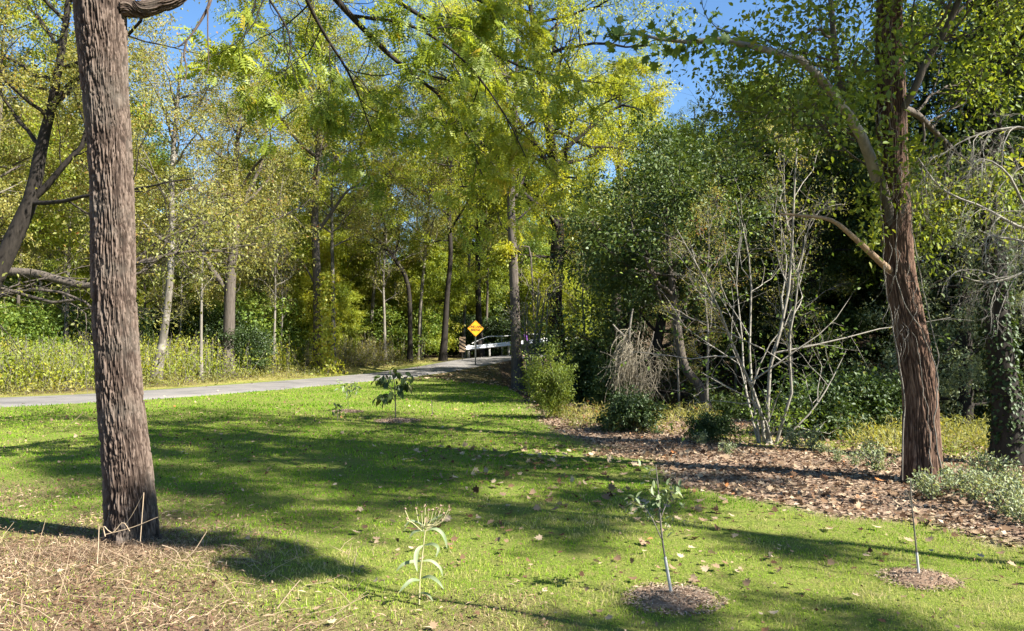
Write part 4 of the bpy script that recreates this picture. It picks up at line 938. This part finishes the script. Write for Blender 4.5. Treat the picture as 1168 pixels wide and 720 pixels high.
# ------------------------------------------------------------------ saplings with mulch rings
GUARD = plain('guard_white', (.34, .34, .32), .7, 0, 14, .25)
def mulch_ring(c, rad, seed, label):
    r = np.random.default_rng(seed); B = MB()
    n, k = 40, 9; a = np.linspace(0, 2*np.pi, n, endpoint=False); V = []
    for j in range(k):
        q = j/(k-1); R = rad*q*(1+.14*np.sin(3*a+seed)+.10*np.sin(5*a+2*seed))
        x = c[0]+R*np.cos(a); y = c[1]+R*np.sin(a)*.95
        V.append(np.column_stack([x, y, terrain(x, y) + .035*(1-q**2) + .004 + (.012*r.uniform(0, 1, n) if j < k-1 else -.02)]))
    i = np.arange(n*k).reshape(k, n); q = np.stack([i[:-1], np.roll(i, -1, 1)[:-1], np.roll(i, -1, 1)[1:], i[1:]], -1).reshape(-1, 4)
    B.add(np.concatenate(V), [q], .45)
    m = int(2600*rad/.3); R = rad*1.3*r.uniform(0, 1, m)**.62; t = r.uniform(0, 6.28, m)
    x = c[0]+R*np.cos(t); y = c[1]+R*np.sin(t); C = np.column_stack([x, y, terrain(x, y) + .035*(1-np.clip(R/rad, 0, 1)**2) + .012])
    ax = r.normal(0, 1, (m, 3))*[1, 1, .25]; s = np.minimum(rad/.32, 1.8)
    v, f, kk = stamp(KITE, C, ax, r.normal(0, .5, (m, 3)) + [0, 0, 1], r.uniform(.02, .055, m)*s, r.uniform(.006, .014, m)*s)
    B.add(v, f, np.repeat(r.uniform(.4, 1, m), kk))
    return tag(obj('mulch_ring', B.mesh('mulch_ring', M['chips'], off=c), None, c), label, 'mulch ring')
M['chips'] = tintmat('chips', [(0, (.06, .038, .028)), (.4, (.18, .122, .085)), (.75, (.32, .235, .165)), (1, (.48, .39, .29))])
def sapling(name, label, pts, Y, r0, forks=(), leaf=None, guard=None, twn=0, twl=.12, seed=1):
    g = ground(*pts[0][:2]); Y = g[1]
    P = ats([(p[0], p[1], Y + (p[2] if len(p) > 2 else 0)) for p in pts], Y); P[0] = g - [0, 0, .03]
    t = thing(name, label, 'sapling', g); r = np.random.default_rng(seed)
    W = MB(); c = catmull(P, 16); rr = np.linspace(r0, r0*.4, 16); v, q = tubes(c[None], rr[None], 7); W.add(v, [q])
    PP = [c]
    for f in forks:
        cf = catmull(ats([(p[0], p[1], Y + (p[2] if len(p) > 2 else 0)) for p in f], Y), 16); v, q = tubes(cf[None], np.linspace(r0*.5, r0*.25, 16)[None], 6); W.add(v, [q]); PP.append(cf)
    PP = np.array(PP); tw = None
    if twn:
        tw, rw = kids(r, PP, np.full(PP.shape[:2], r0*.5), twn, .45 if len(PP) < 2 else .5, 1, (35, 80), lambda t, pl: np.full_like(t, twl), 5, .2, .02, .01)
        v, q = tubes(tw, rw, 4); W.add(v, [q])
    obj('stem', W.mesh('stem', M['bark_pale'] if name != 'dark' else M['bark_grey'], True, off=g), t)
    if leaf is not None and tw is not None:
        lv, lf, tt = leaves_on(r, tw, leaf, 1.0); obj('leaves', mk('leaves', lv-g, lf, M[leaf[6]], {'tint': tt}), t)
    if guard:
        k = np.linspace(0, guard, 8); cg = np.stack([np.interp(k*15, np.arange(16), c[:, i]) for i in range(3)], 1); cg[0, 2] = g[2]
        v, q = tubes(cg[None], np.full((1, 8), r0*1.18), 8); B = MB(); B.add(v, [q]); obj('trunk_guard', B.mesh('trunk_guard', GUARD, True, off=g), t)
    return g
g = sapling('sapling', 'forked young sapling with pale leaves in the nearest mulch ring', [(768, 685), (761, 650), (756, 620), (753, 590), (751, 560), (748, 530)], 0, .0085, [[(754, 614), (746, 596), (739, 584), (728, 572, -.02)], [(753, 592), (760, 575), (768, 560)]], (FOLD, .05, .024, 5, .025, .15, 'leaf_pale'), .34, 7, .085, 3)
mulch_ring(g, .25, 1, 'round brown mulch ring under the forked young sapling')
g = sapling('sapling', 'bare thin whip of a sapling with a white lower guard near the right edge', [(1049, 662), (1046, 635), (1043, 605), (1040, 575), (1038, 545)], 0, .0075, [[(1040, 580), (1037, 568), (1033, 560)]], None, .30, 2, .06, 4)
mulch_ring(g, .20, 2, 'small brown mulch ring under the bare whip sapling')
g = sapling('sapling', 'dark leaved sapling with hanging leaves in mid lawn', [(451, 478), (451, 460), (450, 440), (449, 422)], 0, .016, [[(451, 452), (458, 440), (463, 430)], [(450, 452), (444, 440), (440, 428)], [(451, 458), (445, 452), (441, 455)]], (FOLD, .17, .10, 4, .06, 1.3, 'leaf_dark'), None, 7, .18, 6)
mulch_ring(g + np.array([.12, -.5, 0]), .36, 3, 'pale mulch patch under the dark leaved sapling')
g = sapling('sapling', 'small washed out sapling left of the dark leaved one', [(397, 470), (397, 455), (396, 446), (395, 438)], 0, .010, [[(397, 455), (403, 446), (407, 441)]], (FOLD, .11, .05, 4, .05, .7, 'leaf_pale'), None, 6, .2, 7)
mulch_ring(g, .30, 4, 'pale mulch patch under the small washed out sapling')
sapling('sapling', 'leafless stick of a sapling right of the dark leaved one', [(493, 474), (493, 466), (492, 456)], 0, .012, (), None, None, 0, .1, 8)
sapling('sapling', 'tiny dark leaved seedling just left of the washed out sapling', [(385, 480), (385, 472), (384, 464)], 0, .008, (), (FOLD, .09, .05, 3, .04, .5, 'leaf_dark'), None, 5, .08, 9)
# ------------------------------------------------------------------ seedhead plant in the foreground
g = ground(478, 690); Y = g[1]
t = thing('seedhead_plant', 'tall weed with dried brown seed heads and broad pale leaves in front', 'plant', g)
r = np.random.default_rng(17); W = MB(); H = MB(); LV = MB()
c = catmull(np.vstack([g - [0, 0, .02], ats([(479, 660), (481, 640), (483, 622), (485, 605)], Y)]), 20); v, q = tubes(c[None], np.linspace(.0055, .0035, 20)[None], 7); W.add(v, [q])
heads = [(462, 580), (475, 580), (485, 577), (481, 584), (489, 582), (494, 581), (498, 580), (503, 577), (501, 584), (506, 586), (512, 578), (513, 582), (464, 592), (505, 593), (470, 596)]
for j, (hx, hy) in enumerate(heads):
    dy = r.uniform(-.05, .05); sx = 484 + (hx-486)*.12
    c = catmull(ats([(sx, 606 - (j % 3)*3), ((sx+hx)/2 + (hx-486)*.12, 596, Y+dy*.5), (hx, hy+2, Y+dy)], Y), 8); v, q = tubes(c[None], np.linspace(.0032, .0022, 8)[None], 5); W.add(v, [q])
    H = MB()
    for _ in range(9):
        d = unit(r.normal(0, 1, 3)); e = at(hx, hy, Y+dy); v, q = tubes([[e-d*.003, e, e+d*.011]], [[.0035, .0055, .0015]], 5); H.add(v, [q], r.uniform(.2, .9))
    obj('seed_head', H.mesh('seed_head', M['chips'], True, off=g), t)
obj('stem', W.mesh('stem', plain('stem_tan', (.36, .33, .17), .7, 0, 30), True, off=g), t)
def blade(p0, pts, w, tw=0):
    c = catmull(np.vstack([p0, ats(pts, Y)]), 14); T = unit(np.gradient(c, axis=0)); S = unit(np.cross(T, np.array([.25, -.75, .6]) + [tw, 0, 0])); u = np.linspace(0, 1, 14); ww = .62*w*np.sin(np.pi*np.clip(u*.93+.05, 0, 1))**.8
    Nn = np.cross(S, T); V = np.stack([c - S*ww[:, None] + Nn*ww[:, None]*.3, c, c + S*ww[:, None] + Nn*ww[:, None]*.3], 1).reshape(-1, 3)
    i = np.arange(42).reshape(14, 3); q = np.concatenate([np.stack([i[:-1, a], i[:-1, a+1], i[1:, a+1], i[1:, a]], -1) for a in (0, 1)]); LV.add(V, [q], np.repeat(np.clip(r.uniform(.4, .7) + .25*(vn(u*6, u*0, 0, int(y0))-.5), 0, 1), 3))
for y0, pts, w in ((606, [(494, 603), (503, 607), (508, 616), (510, 626)], .019), (606, [(478, 605), (471, 608), (467, 614)], .014), (622, [(494, 621, Y-.05), (500, 626, Y-.08), (497, 636, Y-.1)], .018), (622, [(476, 628, Y-.05), (474, 640, Y-.08), (476, 652, Y-.1)], .022), (640, [(468, 641, Y-.03), (458, 645, Y-.05), (452, 652, Y-.06)], .018), (640, [(492, 640), (502, 648), (505, 658)], .016), (598, [(495, 592), (503, 588), (509, 584)], .010), (600, [(470, 594), (464, 598), (461, 606)], .010), (660, [(490, 658, Y-.05), (500, 664, Y-.08), (506, 672, Y-.1)], .020), (662, [(470, 662, Y-.05), (462, 668, Y-.08), (455, 676, Y-.1)], .019), (676, [(488, 678, Y-.05), (494, 686, Y-.08)], .014)):
    x0 = np.interp(y0, [595, 606, 622, 640, 690], [486, 485, 483, 481, 478]); blade(at(x0, y0, Y), pts, w)
obj('leaves', LV.mesh('leaves', M['leaf_pale'], True, off=g), t)

# ------------------------------------------------------------------ road sign
YS = 43.0
def slab(B, poly, th, o, t=.5):
    """extruded x/z outline centred on o, thickness in y"""
    n = len(poly); a = np.array([[x, -th/2, z] for x, z in poly] + [[x, th/2, z] for x, z in poly]) + o
    B.add(a, [np.array([list(range(n))]), np.array([list(range(2*n-1, n-1, -1))])], t)
    B.add(a, [np.array([[i, n+i, n+(i+1) % n, (i+1) % n] for i in range(n)])], t)
def rdiam(s, k, inset=0):
    s -= inset; out = []
    for j in range(4):
        a0 = math.pi/2*j
        cxx, czz = (s-k*1.414)*math.cos(a0), (s-k*1.414)*math.sin(a0)
        for m in range(5):
            a = a0 - math.pi/4 + math.pi/2*m/4; out.append((cxx+k*math.cos(a), czz+k*math.sin(a)))
    return out[::-1]
gs = np.array([pxy(542.5, YS), YS, 0.]); gs[2] = tz(gs[0], gs[1]); ctr = at(542.5, 374.8, YS)[2] - gs[2]
t = thing('road_sign', 'orange yellow diamond warning sign on a dark post by the road', 'sign', gs)
t.rotation_euler = (0, 0, RAD(4))
B = MB(); slab(B, [(-.035, -.1), (.035, -.1), (.035, ctr+.35), (-.035, ctr+.35)][::-1], .03, np.array([0, .03, 0])); obj('post', B.mesh('post', plain('post_green', (.035, .04, .035), .6)), t)
B = MB(); slab(B, rdiam(.46, .05), .006, np.array([0, 0, ctr])); pl = obj('panel', B.mesh('panel', plain('sign_yellow', (.80, .36, .015), .45, 0, 3, .08)), t)
BLK = plain('sign_black', (.03, .022, .015), .5)
B = MB(); o_, i_ = rdiam(.46, .05, .022), rdiam(.46, .05, .037); n = len(o_)
a = np.array([[x, -.0065, z+ctr] for x, z in o_] + [[x, -.0065, z+ctr] for x, z in i_]); B.add(a, [np.array([[k, (k+1) % n, n+(k+1) % n, n+k] for k in range(n)])])
obj('border', B.mesh('border', BLK), t)
for txt, z, s in (('ONE LANE', .035, .145), ('BRIDGE', -.135, .145)):
    cu = D.curves.new('lettering', 'FONT'); cu.body = txt; cu.size = s*1.25; cu.align_x = 'CENTER'; cu.extrude = .001; cu.offset = .004; cu.space_character = 1.02
    o = D.objects.new('lettering', cu); COL.objects.link(o); me = D.meshes.new_from_object(o.evaluated_get(bpy.context.evaluated_depsgraph_get())); D.objects.remove(o); me.materials.clear(); me.materials.append(BLK)
    o = obj('lettering', me, t, (0, -.0075, ctr+z)); o.rotation_euler = (RAD(90), 0, 0); o.scale = (.82, 1, 1)
# striped object marker at the bridge end
YM = 46.5; gm_ = np.array([pxy(527.5, YM), YM, 0.]); gm_[2] = tz(gm_[0], gm_[1]); hM = at(527, 393, YM)[2] - gm_[2]
t = thing('object_marker', 'narrow diagonally striped panel at the near end of the guardrail', 'sign', gm_)
B = MB(); slab(B, [(-.03, -.1), (.03, -.1), (.03, hM), (-.03, hM)][::-1], .03, np.array([0, .03, 0])); obj('post', B.mesh('post', M['bark_dark']), t)
B = MB(); slab(B, [(-.19, -.45), (.19, -.45), (.19, .45), (-.19, .45)][::-1], .006, np.array([0, 0, hM])); obj('panel', B.mesh('panel', plain('marker_buff', (.34, .24, .15), .5, 0, 4, .2)), t)
B = MB()
for k in range(4):
    z0 = -.40 + k*.22; q = np.array([[-.19, -.0055, z0+.17], [.19, -.0055, z0-.05], [.19, -.0055, z0+.05], [-.19, -.0055, z0+.27]]); q[:, 2] = np.clip(q[:, 2], -.45, .45) + hM; B.add(q, [np.array([[0, 1, 2, 3]])])
obj('stripes', B.mesh('stripes', BLK), t)
# guardrail on the bridge
GALV = plain('galvanised', (.62, .63, .64), .5, .1, 5, .15)
prof = [(0, .155), (-.045, .11), (-.08, .085), (-.045, .045), (-.01, .0), (-.045, -.045), (-.08, -.085), (-.045, -.11), (0, -.155)]
a3 = at(531, 397.5, 48.6); b3 = at(660, 384.5, 60)
ln = b3 - a3; dirv = unit(ln); side = unit(np.cross(dirv, [0, 0, 1.]))
gr = np.array([a3[0], a3[1], tz(a3[0], a3[1])])
t = thing('guardrail', 'long white steel guardrail on the far side of the road at the bridge', 'guardrail', gr)
B = MB(); n = 40; V = []
for k in range(n):
    c = a3 + ln*k/(n-1); V.append([c - side*x + np.array([0, 0, z]) for x, z in prof])
    V[-1] = [c + side*(-x)*1.0 + np.array([0, 0, z*.9]) for x, z in prof]
V = np.array(V).reshape(-1, 3); m = len(prof); i = np.arange(n*m).reshape(n, m); B.add(V, [np.stack([i[:-1, :-1], i[1:, :-1], i[1:, 1:], i[:-1, 1:]], -1).reshape(-1, 4)])
B.add(V - side*.004, [np.stack([i[:-1, :-1], i[:-1, 1:], i[1:, 1:], i[1:, :-1]], -1).reshape(-1, 4)])
obj('rail', B.mesh('rail', GALV, off=gr), t)
POSTM = plain('post_grey', (.36, .34, .31), .7, 0, 6)
for k in range(7):
    c = a3 + ln*(.03+.94*k/6); z = tz(c[0], c[1]); B = MB(); w = .075
    for (x0, x1, y0, y1) in ((-w, w, -w*1.1, w*1.1),):
        V = np.array([[x, y, zz] for zz in (z-.3, c[2]+.2) for x, y in ((x0, y0), (x1, y0), (x1, y1), (x0, y1))]) + [c[0] - side[0]*.1, c[1] - side[1]*.1 + .1, 0]
        B.add(V, [np.array([[0, 3, 2, 1], [4, 5, 6, 7], [0, 1, 5, 4], [1, 2, 6, 5], [2, 3, 7, 6], [3, 0, 4, 7]])])
    obj('post', B.mesh('post', POSTM, off=gr), t)
# pipe handrail above it
pts = [(538, 392, 49.8), (549, 387, 50.5), (558, 384, 51.2), (575, 383.5, 53), (600, 381.5, 56), (625, 381, 59)]
P = catmull(ats(pts, 50), 40); gh = np.array([P[0][0], P[0][1], tz(P[0][0], P[0][1])])
t = thing('handrail', 'thin grey pipe handrail above and behind the white guardrail', 'handrail', gh)
B = MB(); v, q = tubes(P[None], np.full((1, 40), .035), 8); B.add(v, [q]); obj('rail', B.mesh('rail', plain('pipe_grey', (.42, .42, .41), .5, .2, 8), True, off=gh), t)
for k in (1, 13, 22, 31, 38):
    e = P[k]; B = MB(); v, q = tubes([[[e[0]+.05, e[1], tz(e[0], e[1])-.2], [e[0], e[1], e[2]]]], [[.03, .03]], 7); B.add(v, [q]); obj('post', B.mesh('post', POSTM, True, off=gh), t)
# ------------------------------------------------------------------ walker in purple beyond the slim trunk
def skinned(name, V, E, R, mat, sub=2):
    me = D.meshes.new(name); me.from_pydata([tuple(v) for v in V], E, []); o = D.objects.new(name, me); COL.objects.link(o)
    sk = o.modifiers.new('skin', 'SKIN'); sk.use_smooth_shade = True
    for k, s in enumerate(me.skin_vertices[0].data): s.radius = (R[k], R[k]) if np.ndim(R[k]) == 0 else R[k]; s.use_root = k == 0
    o.modifiers.new('sub', 'SUBSURF').levels = sub; o.modifiers['sub'].render_levels = sub
    dg = bpy.context.evaluated_depsgraph_get(); nm = D.meshes.new_from_object(o.evaluated_get(dg)); nm.name = name; nm.materials.clear(); nm.materials.append(mat)
    D.objects.remove(o); nm.polygons.foreach_set('use_smooth', np.ones(len(nm.polygons), bool)); return nm
YP = 47.5; gp = np.array([pxy(600.5, YP), YP, 0.]); gp[2] = tz(gp[0], gp[1]) + .05
t = thing('person', 'person in a purple top with dark hair half hidden behind the slim trunk', 'person', gp); t.rotation_euler = (0, 0, RAD(60))
V = [(0, 0, .95), (0, 0, 1.12), (0, .01, 1.30), (0, .02, 1.43), (0, .0, 1.50), (0, -.01, 1.58), (0, -.015, 1.66), (.10, 0, .88), (.11, -.06, .50), (.11, .02, .09), (.11, -.13, .04), (-.10, 0, .88), (-.10, .06, .50), (-.10, .18, .10), (-.10, .04, .04), (.19, .02, 1.39), (.24, .06, 1.12), (.23, -.06, .90), (.225, -.10, .80), (-.19, .02, 1.39), (-.24, -.02, 1.12), (-.23, -.12, .92), (-.225, -.16, .83)]
E = [(0, 1), (1, 2), (2, 3), (3, 4), (4, 5), (5, 6), (0, 7), (7, 8), (8, 9), (9, 10), (0, 11), (11, 12), (12, 13), (13, 14), (3, 15), (15, 16), (16, 17), (17, 18), (3, 19), (19, 20), (20, 21), (21, 22)]
R = [(.15, .10), (.13, .09), (.16, .10), (.12, .08), .055, .085, .075, .095, .065, .045, .035, .095, .065, .045, .035, .06, .045, .035, .04, .06, .045, .035, .04]
obj('body', skinned('body', V, E, R, plain('skin_tone', (.42, .26, .19), .6)), t)
V2 = [(0, 0, .88)] + V[0:4] + [V[15], V[16], V[19], V[20]]; E2 = [(0, 1), (1, 2), (2, 3), (3, 4), (4, 5), (5, 6), (4, 7), (7, 8)]
obj('purple_top', skinned('purple_top', V2, E2, [(.17, .12), (.165, .115), (.15, .105), (.175, .12), (.13, .09), .075, .06, .075, .06], plain('purple_cloth', (.20, .07, .34), .85)), t)
V3 = [(0, 0, .92), V[7], V[8], (.11, .01, .14), V[11], V[12], (-.10, .165, .14)]
obj('trousers', skinned('trousers', V3, [(0, 1), (1, 2), (2, 3), (0, 4), (4, 5), (5, 6)], [(.165, .115), .11, .08, .06, .11, .08, .06], plain('dark_cloth', (.03, .03, .04), .85)), t)
obj('hair', skinned('hair', [(0, .02, 1.52), (0, .02, 1.62), (0, .0, 1.70)], [(0, 1), (1, 2)], [.07, .10, .07], plain('dark_hair', (.02, .015, .012), .5)), t)

# ------------------------------------------------------------------ fallen leaves, litter, grass
r = np.random.default_rng(404)
M['dead_leaf'] = tintmat('dead_leaf', [(0, (.07, .038, .024)), (.3, (.18, .112, .068)), (.6, (.33, .24, .155)), (.92, (.46, .365, .25)), (1, (.42, .17, .06))], .9, .15)
B = MB()
def drop(x, y, tpl, L, zoff=.02, tilt=.45, lo=0, hi=1):
    n = len(x); C = np.column_stack([x, y, terrain(x, y) + zoff])
    v, f, k = stamp(tpl, C, r.normal(0, 1, (n, 3))*[1, 1, .22], r.normal(0, tilt, (n, 3)) + [0, 0, 1], L, L*r.uniform(.7, 1, n))
    B.add(v, f, np.repeat(r.uniform(lo, hi, n), k))
n = 5000; y = 3.6 + 8.5*r.uniform(0, 1, n)**1.2; x = r.uniform(-1.5, 7.5, n)
dm, _, sm = polydist(x, y, MULCH_EDGE); dd = np.where(sm > 0, -1, dm); pk = np.exp(-np.clip(dd, 0, 9)/1.9)*(.25+.9*sstep(.4, .62, fbm(x*1.3, y*1.3, 0, 2, 8)))
ok = (r.uniform(0, 1, n) < pk); drop(x[ok], y[ok], LOBED, r.uniform(.028, .08, ok.sum())*np.clip(y[ok]/5.5, .8, 1.4), .03)
n = 800; y = r.uniform(4.5, 22, n); x = r.uniform(-.6, .35, n)*y; drop(x, y, LOBED, r.uniform(.022, .06, n)*np.clip(y/9, .8, 1.5), .035)
n = 7000; y = r.uniform(3.6, 18, n); x = r.uniform(-.66, .6, n)*y; drop(x, y, KITE, r.uniform(.012, .032, n)*np.clip(y/8, .8, 1.8), .025, .6, 0, .62)
n = 46000; y = r.uniform(4.5, 20, n); x = r.uniform(0.3, 13, n); m_ = masks(x, y); ok = (m_[0] > .35) & (m_[4] < .5) & (r.uniform(0, 1, n) < .35+.8*fbm(x*.8, y*.8, 0, 2, 12))
drop(x[ok], y[ok], LOBED, r.uniform(.016, .055, ok.sum()), .018, .6)
n = 9000; y = r.uniform(17, 46, n); x = r.uniform(-.18, .6, n)*y; m_ = masks(x, y); ok = (m_[2] > .4) & (polydist(x, y, ROADS)[0] > 2.1)
drop(x[ok], y[ok], KITE, r.uniform(.08, .2, ok.sum()), .02, .4, 0, .9)
n = 900; i = r.integers(10, 80, n); x = ROADS[i, 0] + r.normal(0, 1.3, n); y = ROADS[i, 1] + r.normal(0, 1.3, n); ok = polydist(x, y, ROADS)[0] > 1.2
drop(x[ok], y[ok], KITE, r.uniform(.04, .10, ok.sum()), .07, .4, .1, .9)
n = 26000; y = r.uniform(3.4, 8.5, n); x = r.uniform(-5.5, .8, n); m_ = masks(x, y)[1]; ok = r.uniform(0, 1, n) < m_*(.25+fbm(x*1.7, y*1.7, 0, 3, 33)); x, y = x[ok], y[ok]; n = len(x)
pt = fbm(x*2.2, y*2.2, 0, 3, 35); Cc = np.column_stack([x, y, terrain(x, y) + r.uniform(.01, .045, n)])
v, f, k = stamp(KITE, Cc, r.normal(0, 1, (n, 3))*[1, 1, .25], r.normal(0, .5, (n, 3)) + [0, 0, 1], r.uniform(.025, .09, n), r.uniform(.004, .014, n)); B.add(v, f, np.repeat(np.clip(r.uniform(-.1, .7, n) + (pt-.5)*1.3 + .05, 0, .95), k))
tag(obj('fallen_leaves', B.mesh('fallen_leaves', M['dead_leaf'])), kind='stuff')
B = MB(); n = 42000; y = 4.4 + 14*r.uniform(0, 1, n)**1.3; x = r.uniform(.2, 10, n); ok = masks(x, y)[0] > .4; x, y = x[ok], y[ok]; n = len(x)
drop(x, y, KITE, r.uniform(.02, .07, n), .012, .35)
tag(obj('litter', B.mesh('litter', M['chips'])), kind='stuff')
M['grass'] = tintmat('grass', [(0, (.07, .13, .012)), (.35, (.13, .285, .014)), (.62, (.235, .37, .024)), (.82, (.38, .40, .09)), (1, (.50, .43, .21))], .9, .35)
M['straw'] = tintmat('straw', [(0, (.04, .024, .015)), (.3, (.13, .082, .052)), (.6, (.25, .175, .115)), (.85, (.44, .34, .23)), (1, (.15, .23, .03))], .9, .2)
def blades(x, y, h, w, lean, tint, seg=1):
    n = len(x); b = np.column_stack([x, y, terrain(x, y) - .005]); a = r.uniform(0, 6.28, n)
    s = np.column_stack([np.cos(a), np.sin(a), 0*a]); d = np.column_stack([r.normal(0, 1, n), r.normal(0, 1, n), 0*a])*lean[:, None]
    mid = b + (d*.35 + [0, 0, .62])*h[:, None]; tip = b + (d + [0, 0, 1])*h[:, None]*np.array([1, 1, 1]) - np.array([0, 0, 1.])*(h*np.clip(lean, 0, 1.2)*.35)[:, None]
    V = np.stack([b - s*w[:, None], b + s*w[:, None], mid + s*w[:, None]*.8, mid - s*w[:, None]*.8, tip], 1).reshape(-1, 3)
    o = np.arange(n)[:, None]*5
    return V, [o + np.array([[0, 1, 2, 3]]), o + np.array([[3, 2, 4]])], np.repeat(tint, 5)
B = MB(); S = MB()
for y0, y1, dens, hw, hh in ((3.3, 6.5, 3000, .0021, .036), (6.5, 10, 1600, .003, .040), (10, 16, 650, .0048, .048), (16, 30, 190, .0085, .065), (30, 44, 60, .014, .08)):
    xm0, xm1 = -.72*y1, .72*y1; n = int(dens*(y1-y0)*(xm1-xm0)*.8)
    x = r.uniform(xm0, xm1, n); y = r.uniform(y0, y1, n); k = np.abs(x) < .72*y + .4; x, y = x[k], y[k]
    mu_, dr2, wo2, be2, gb2 = masks(x, y); dd, _, sd = polydist(x, y, ROADS)
    worn = sstep(.56, .70, fbm(x*.9, y*1.5, 0, 3, 141))*.55
    keep = (np.maximum(np.maximum(mu_*(1-gb2), wo2), worn) < r.uniform(.1, .75, len(x))) & (dd > 1.75) & (sd < 0)
    x, y, dr2 = x[keep], y[keep], dr2[keep]; n = len(x)
    dryb = r.uniform(0, 1, n) < np.clip(dr2*(.25+1.0*fbm(x*1.6, y*1.6, 0, 2, 44)), 0, .9)
    pat = fbm(x*.45, y*.9, 0, 3, 91); pat2 = fbm(x*3.1, y*3.1, 0, 2, 92)
    yel = sstep(10, 5, y - .2*x)*.30 + sstep(.5, .8, pat2)*.22
    tint = np.clip(.36*r.uniform(0, 1, n) + .85*(pat-.36) + yel + np.where(r.uniform(0, 1, n) < .12, .35, 0) + .03, 0, 1)
    g_ = ~dryb
    h = hh*r.uniform(.4, 1.2, n)*(.35+1.1*pat2)
    v, f, tt = blades(x[g_], y[g_], h[g_], np.full(g_.sum(), hw)*r.uniform(.7, 1.3, g_.sum()), r.uniform(.1, .9, g_.sum()), tint[g_]); B.add(v, f, tt)
    if dryb.any():
        m = dryb; q = m.sum(); flat_ = r.uniform(0, 1, q)
        v, f, tt = blades(x[m], y[m], hh*r.uniform(.5, 1.2, q), np.full(q, hw)*r.uniform(.6, 1.2, q), np.where(flat_ < .75, r.uniform(1.2, 3.2, q), r.uniform(.2, 1, q)), np.where(r.uniform(0, 1, q) < .22, 1.0, np.clip(r.uniform(0, .8, q)*(.5+pat2[m]), 0, .85))); S.add(v, f, tt)
tag(obj('grass', B.mesh('grass', M['grass'])), kind='stuff')
# long straw heaped round the left trunk
n = 5000; a = r.uniform(0, 6.28, n); R = .1 + np.abs(r.normal(0, .75, n)); x = -3.05 + R*np.cos(a)*1.3; y = 5.85 + R*np.sin(a)*.75
v, f, tt = blades(x, y, r.uniform(.03, .12, n)*np.exp(-R*.5), np.full(n, .0022), r.uniform(.8, 3.0, n), np.clip(r.uniform(.15, .9, n), 0, .86)); S.add(v, f, tt)
n = 150; x = r.uniform(-3.9, -.9, n); y = r.uniform(4.0, 6.0, n); P0 = np.column_stack([x, y, terrain(x, y)]); d = unit(r.normal(0, 1, (n, 3))*[1, 1, .25] + [0, 0, .35]); L = r.uniform(.1, .34, n)[:, None]
P = np.stack([P0, P0 + d*L*.5 + [0, 0, .015], P0 + d*L + r.normal(0, .03, (n, 3))], 1); v, q = tubes(P, np.repeat([[.0019, .0017, .0011]], n, 0), 4); S.add(v, [q], .82)
for pts in ([(142, 600, 5.95), (152, 585, 5.9), (164, 562, 5.85)], [(164, 562, 5.85), (162, 590, 5.85), (160, 618, 5.8)], [(110, 658, 5.4), (112, 625, 5.5), (113, 600, 5.55)], [(120, 610, 5.9), (150, 602, 5.85), (180, 590, 5.8)], [(185, 622, 5.8), (200, 628, 5.75), (207, 640, 5.7)], [(205, 642, 5.6), (220, 630, 5.6), (236, 606, 5.6)], [(316, 694, 4.6), (330, 676, 4.62), (342, 662, 4.65)], [(120, 612, 5.8), (118, 600, 5.8), (128, 608, 5.8), (140, 596, 5.8), (148, 606, 5.8)], [(95, 470, 9), (85, 480, 9), (70, 492, 9)]):
    c = catmull(ats(pts, 6), 12); v, q = tubes(c[None], np.linspace(.004, .0025, 12)[None], 5); S.add(v, [q], .84)
tag(obj('dry_grass', S.mesh('dry_grass', M['straw'])), kind='stuff')
# ------------------------------------------------------------------ light, camera
AZ = RAD(118); EL = RAD(40)      # direction towards the sun, from +Y clockwise
sd_ = np.array([math.sin(AZ)*math.cos(EL), math.cos(AZ)*math.cos(EL), math.sin(EL)])
from mathutils import Vector
L = D.lights.new('sun', 'SUN'); L.energy = 5.0; L.angle = RAD(.5); L.color = (1, .94, .84)
o = D.objects.new('sun', L); COL.objects.link(o); o.rotation_euler = Vector(-sd_).to_track_quat('-Z', 'Y').to_euler(); o.location = (20, -10, 30)
w = D.worlds.new('World'); SC.world = w; w.use_nodes = True
nt = w.node_tree; bg = nt.nodes['Background']; sk = nt.nodes.new('ShaderNodeTexSky'); sk.sky_type = 'NISHITA'; sk.sun_disc = False
sk.sun_elevation = EL; sk.sun_rotation = AZ; sk.air_density = 1.0; sk.dust_density = .1; sk.ozone_density = 4.0
hs = nt.nodes.new('ShaderNodeHueSaturation'); hs.inputs['Saturation'].default_value = 1.1; nt.links.new(sk.outputs[0], hs.inputs['Color']); nt.links.new(hs.outputs[0], bg.inputs[0]); bg.inputs[1].default_value = .062
cam = D.cameras.new('camera'); cam.sensor_width = 36; cam.lens = F/1168*36; cam.clip_end = 2000; cam.clip_start = .05
co = D.objects.new('camera', cam); COL.objects.link(co); co.location = (0, 0, EYE); co.rotation_euler = (math.pi/2 + PITCH, 0, 0); SC.camera = co
vs = SC.view_settings; vs.view_transform = 'Standard'; vs.look = 'None'; vs.exposure = 1.95; vs.gamma = 1
c = SC.cycles; c.max_bounces = 9; c.diffuse_bounces = 6; c.glossy_bounces = 2; c.transmission_bounces = 4; c.transparent_max_bounces = 4; c.caustics_reflective = False; c.caustics_refractive = False
c.use_denoising = True; c.use_adaptive_sampling = True; c.adaptive_threshold = .02
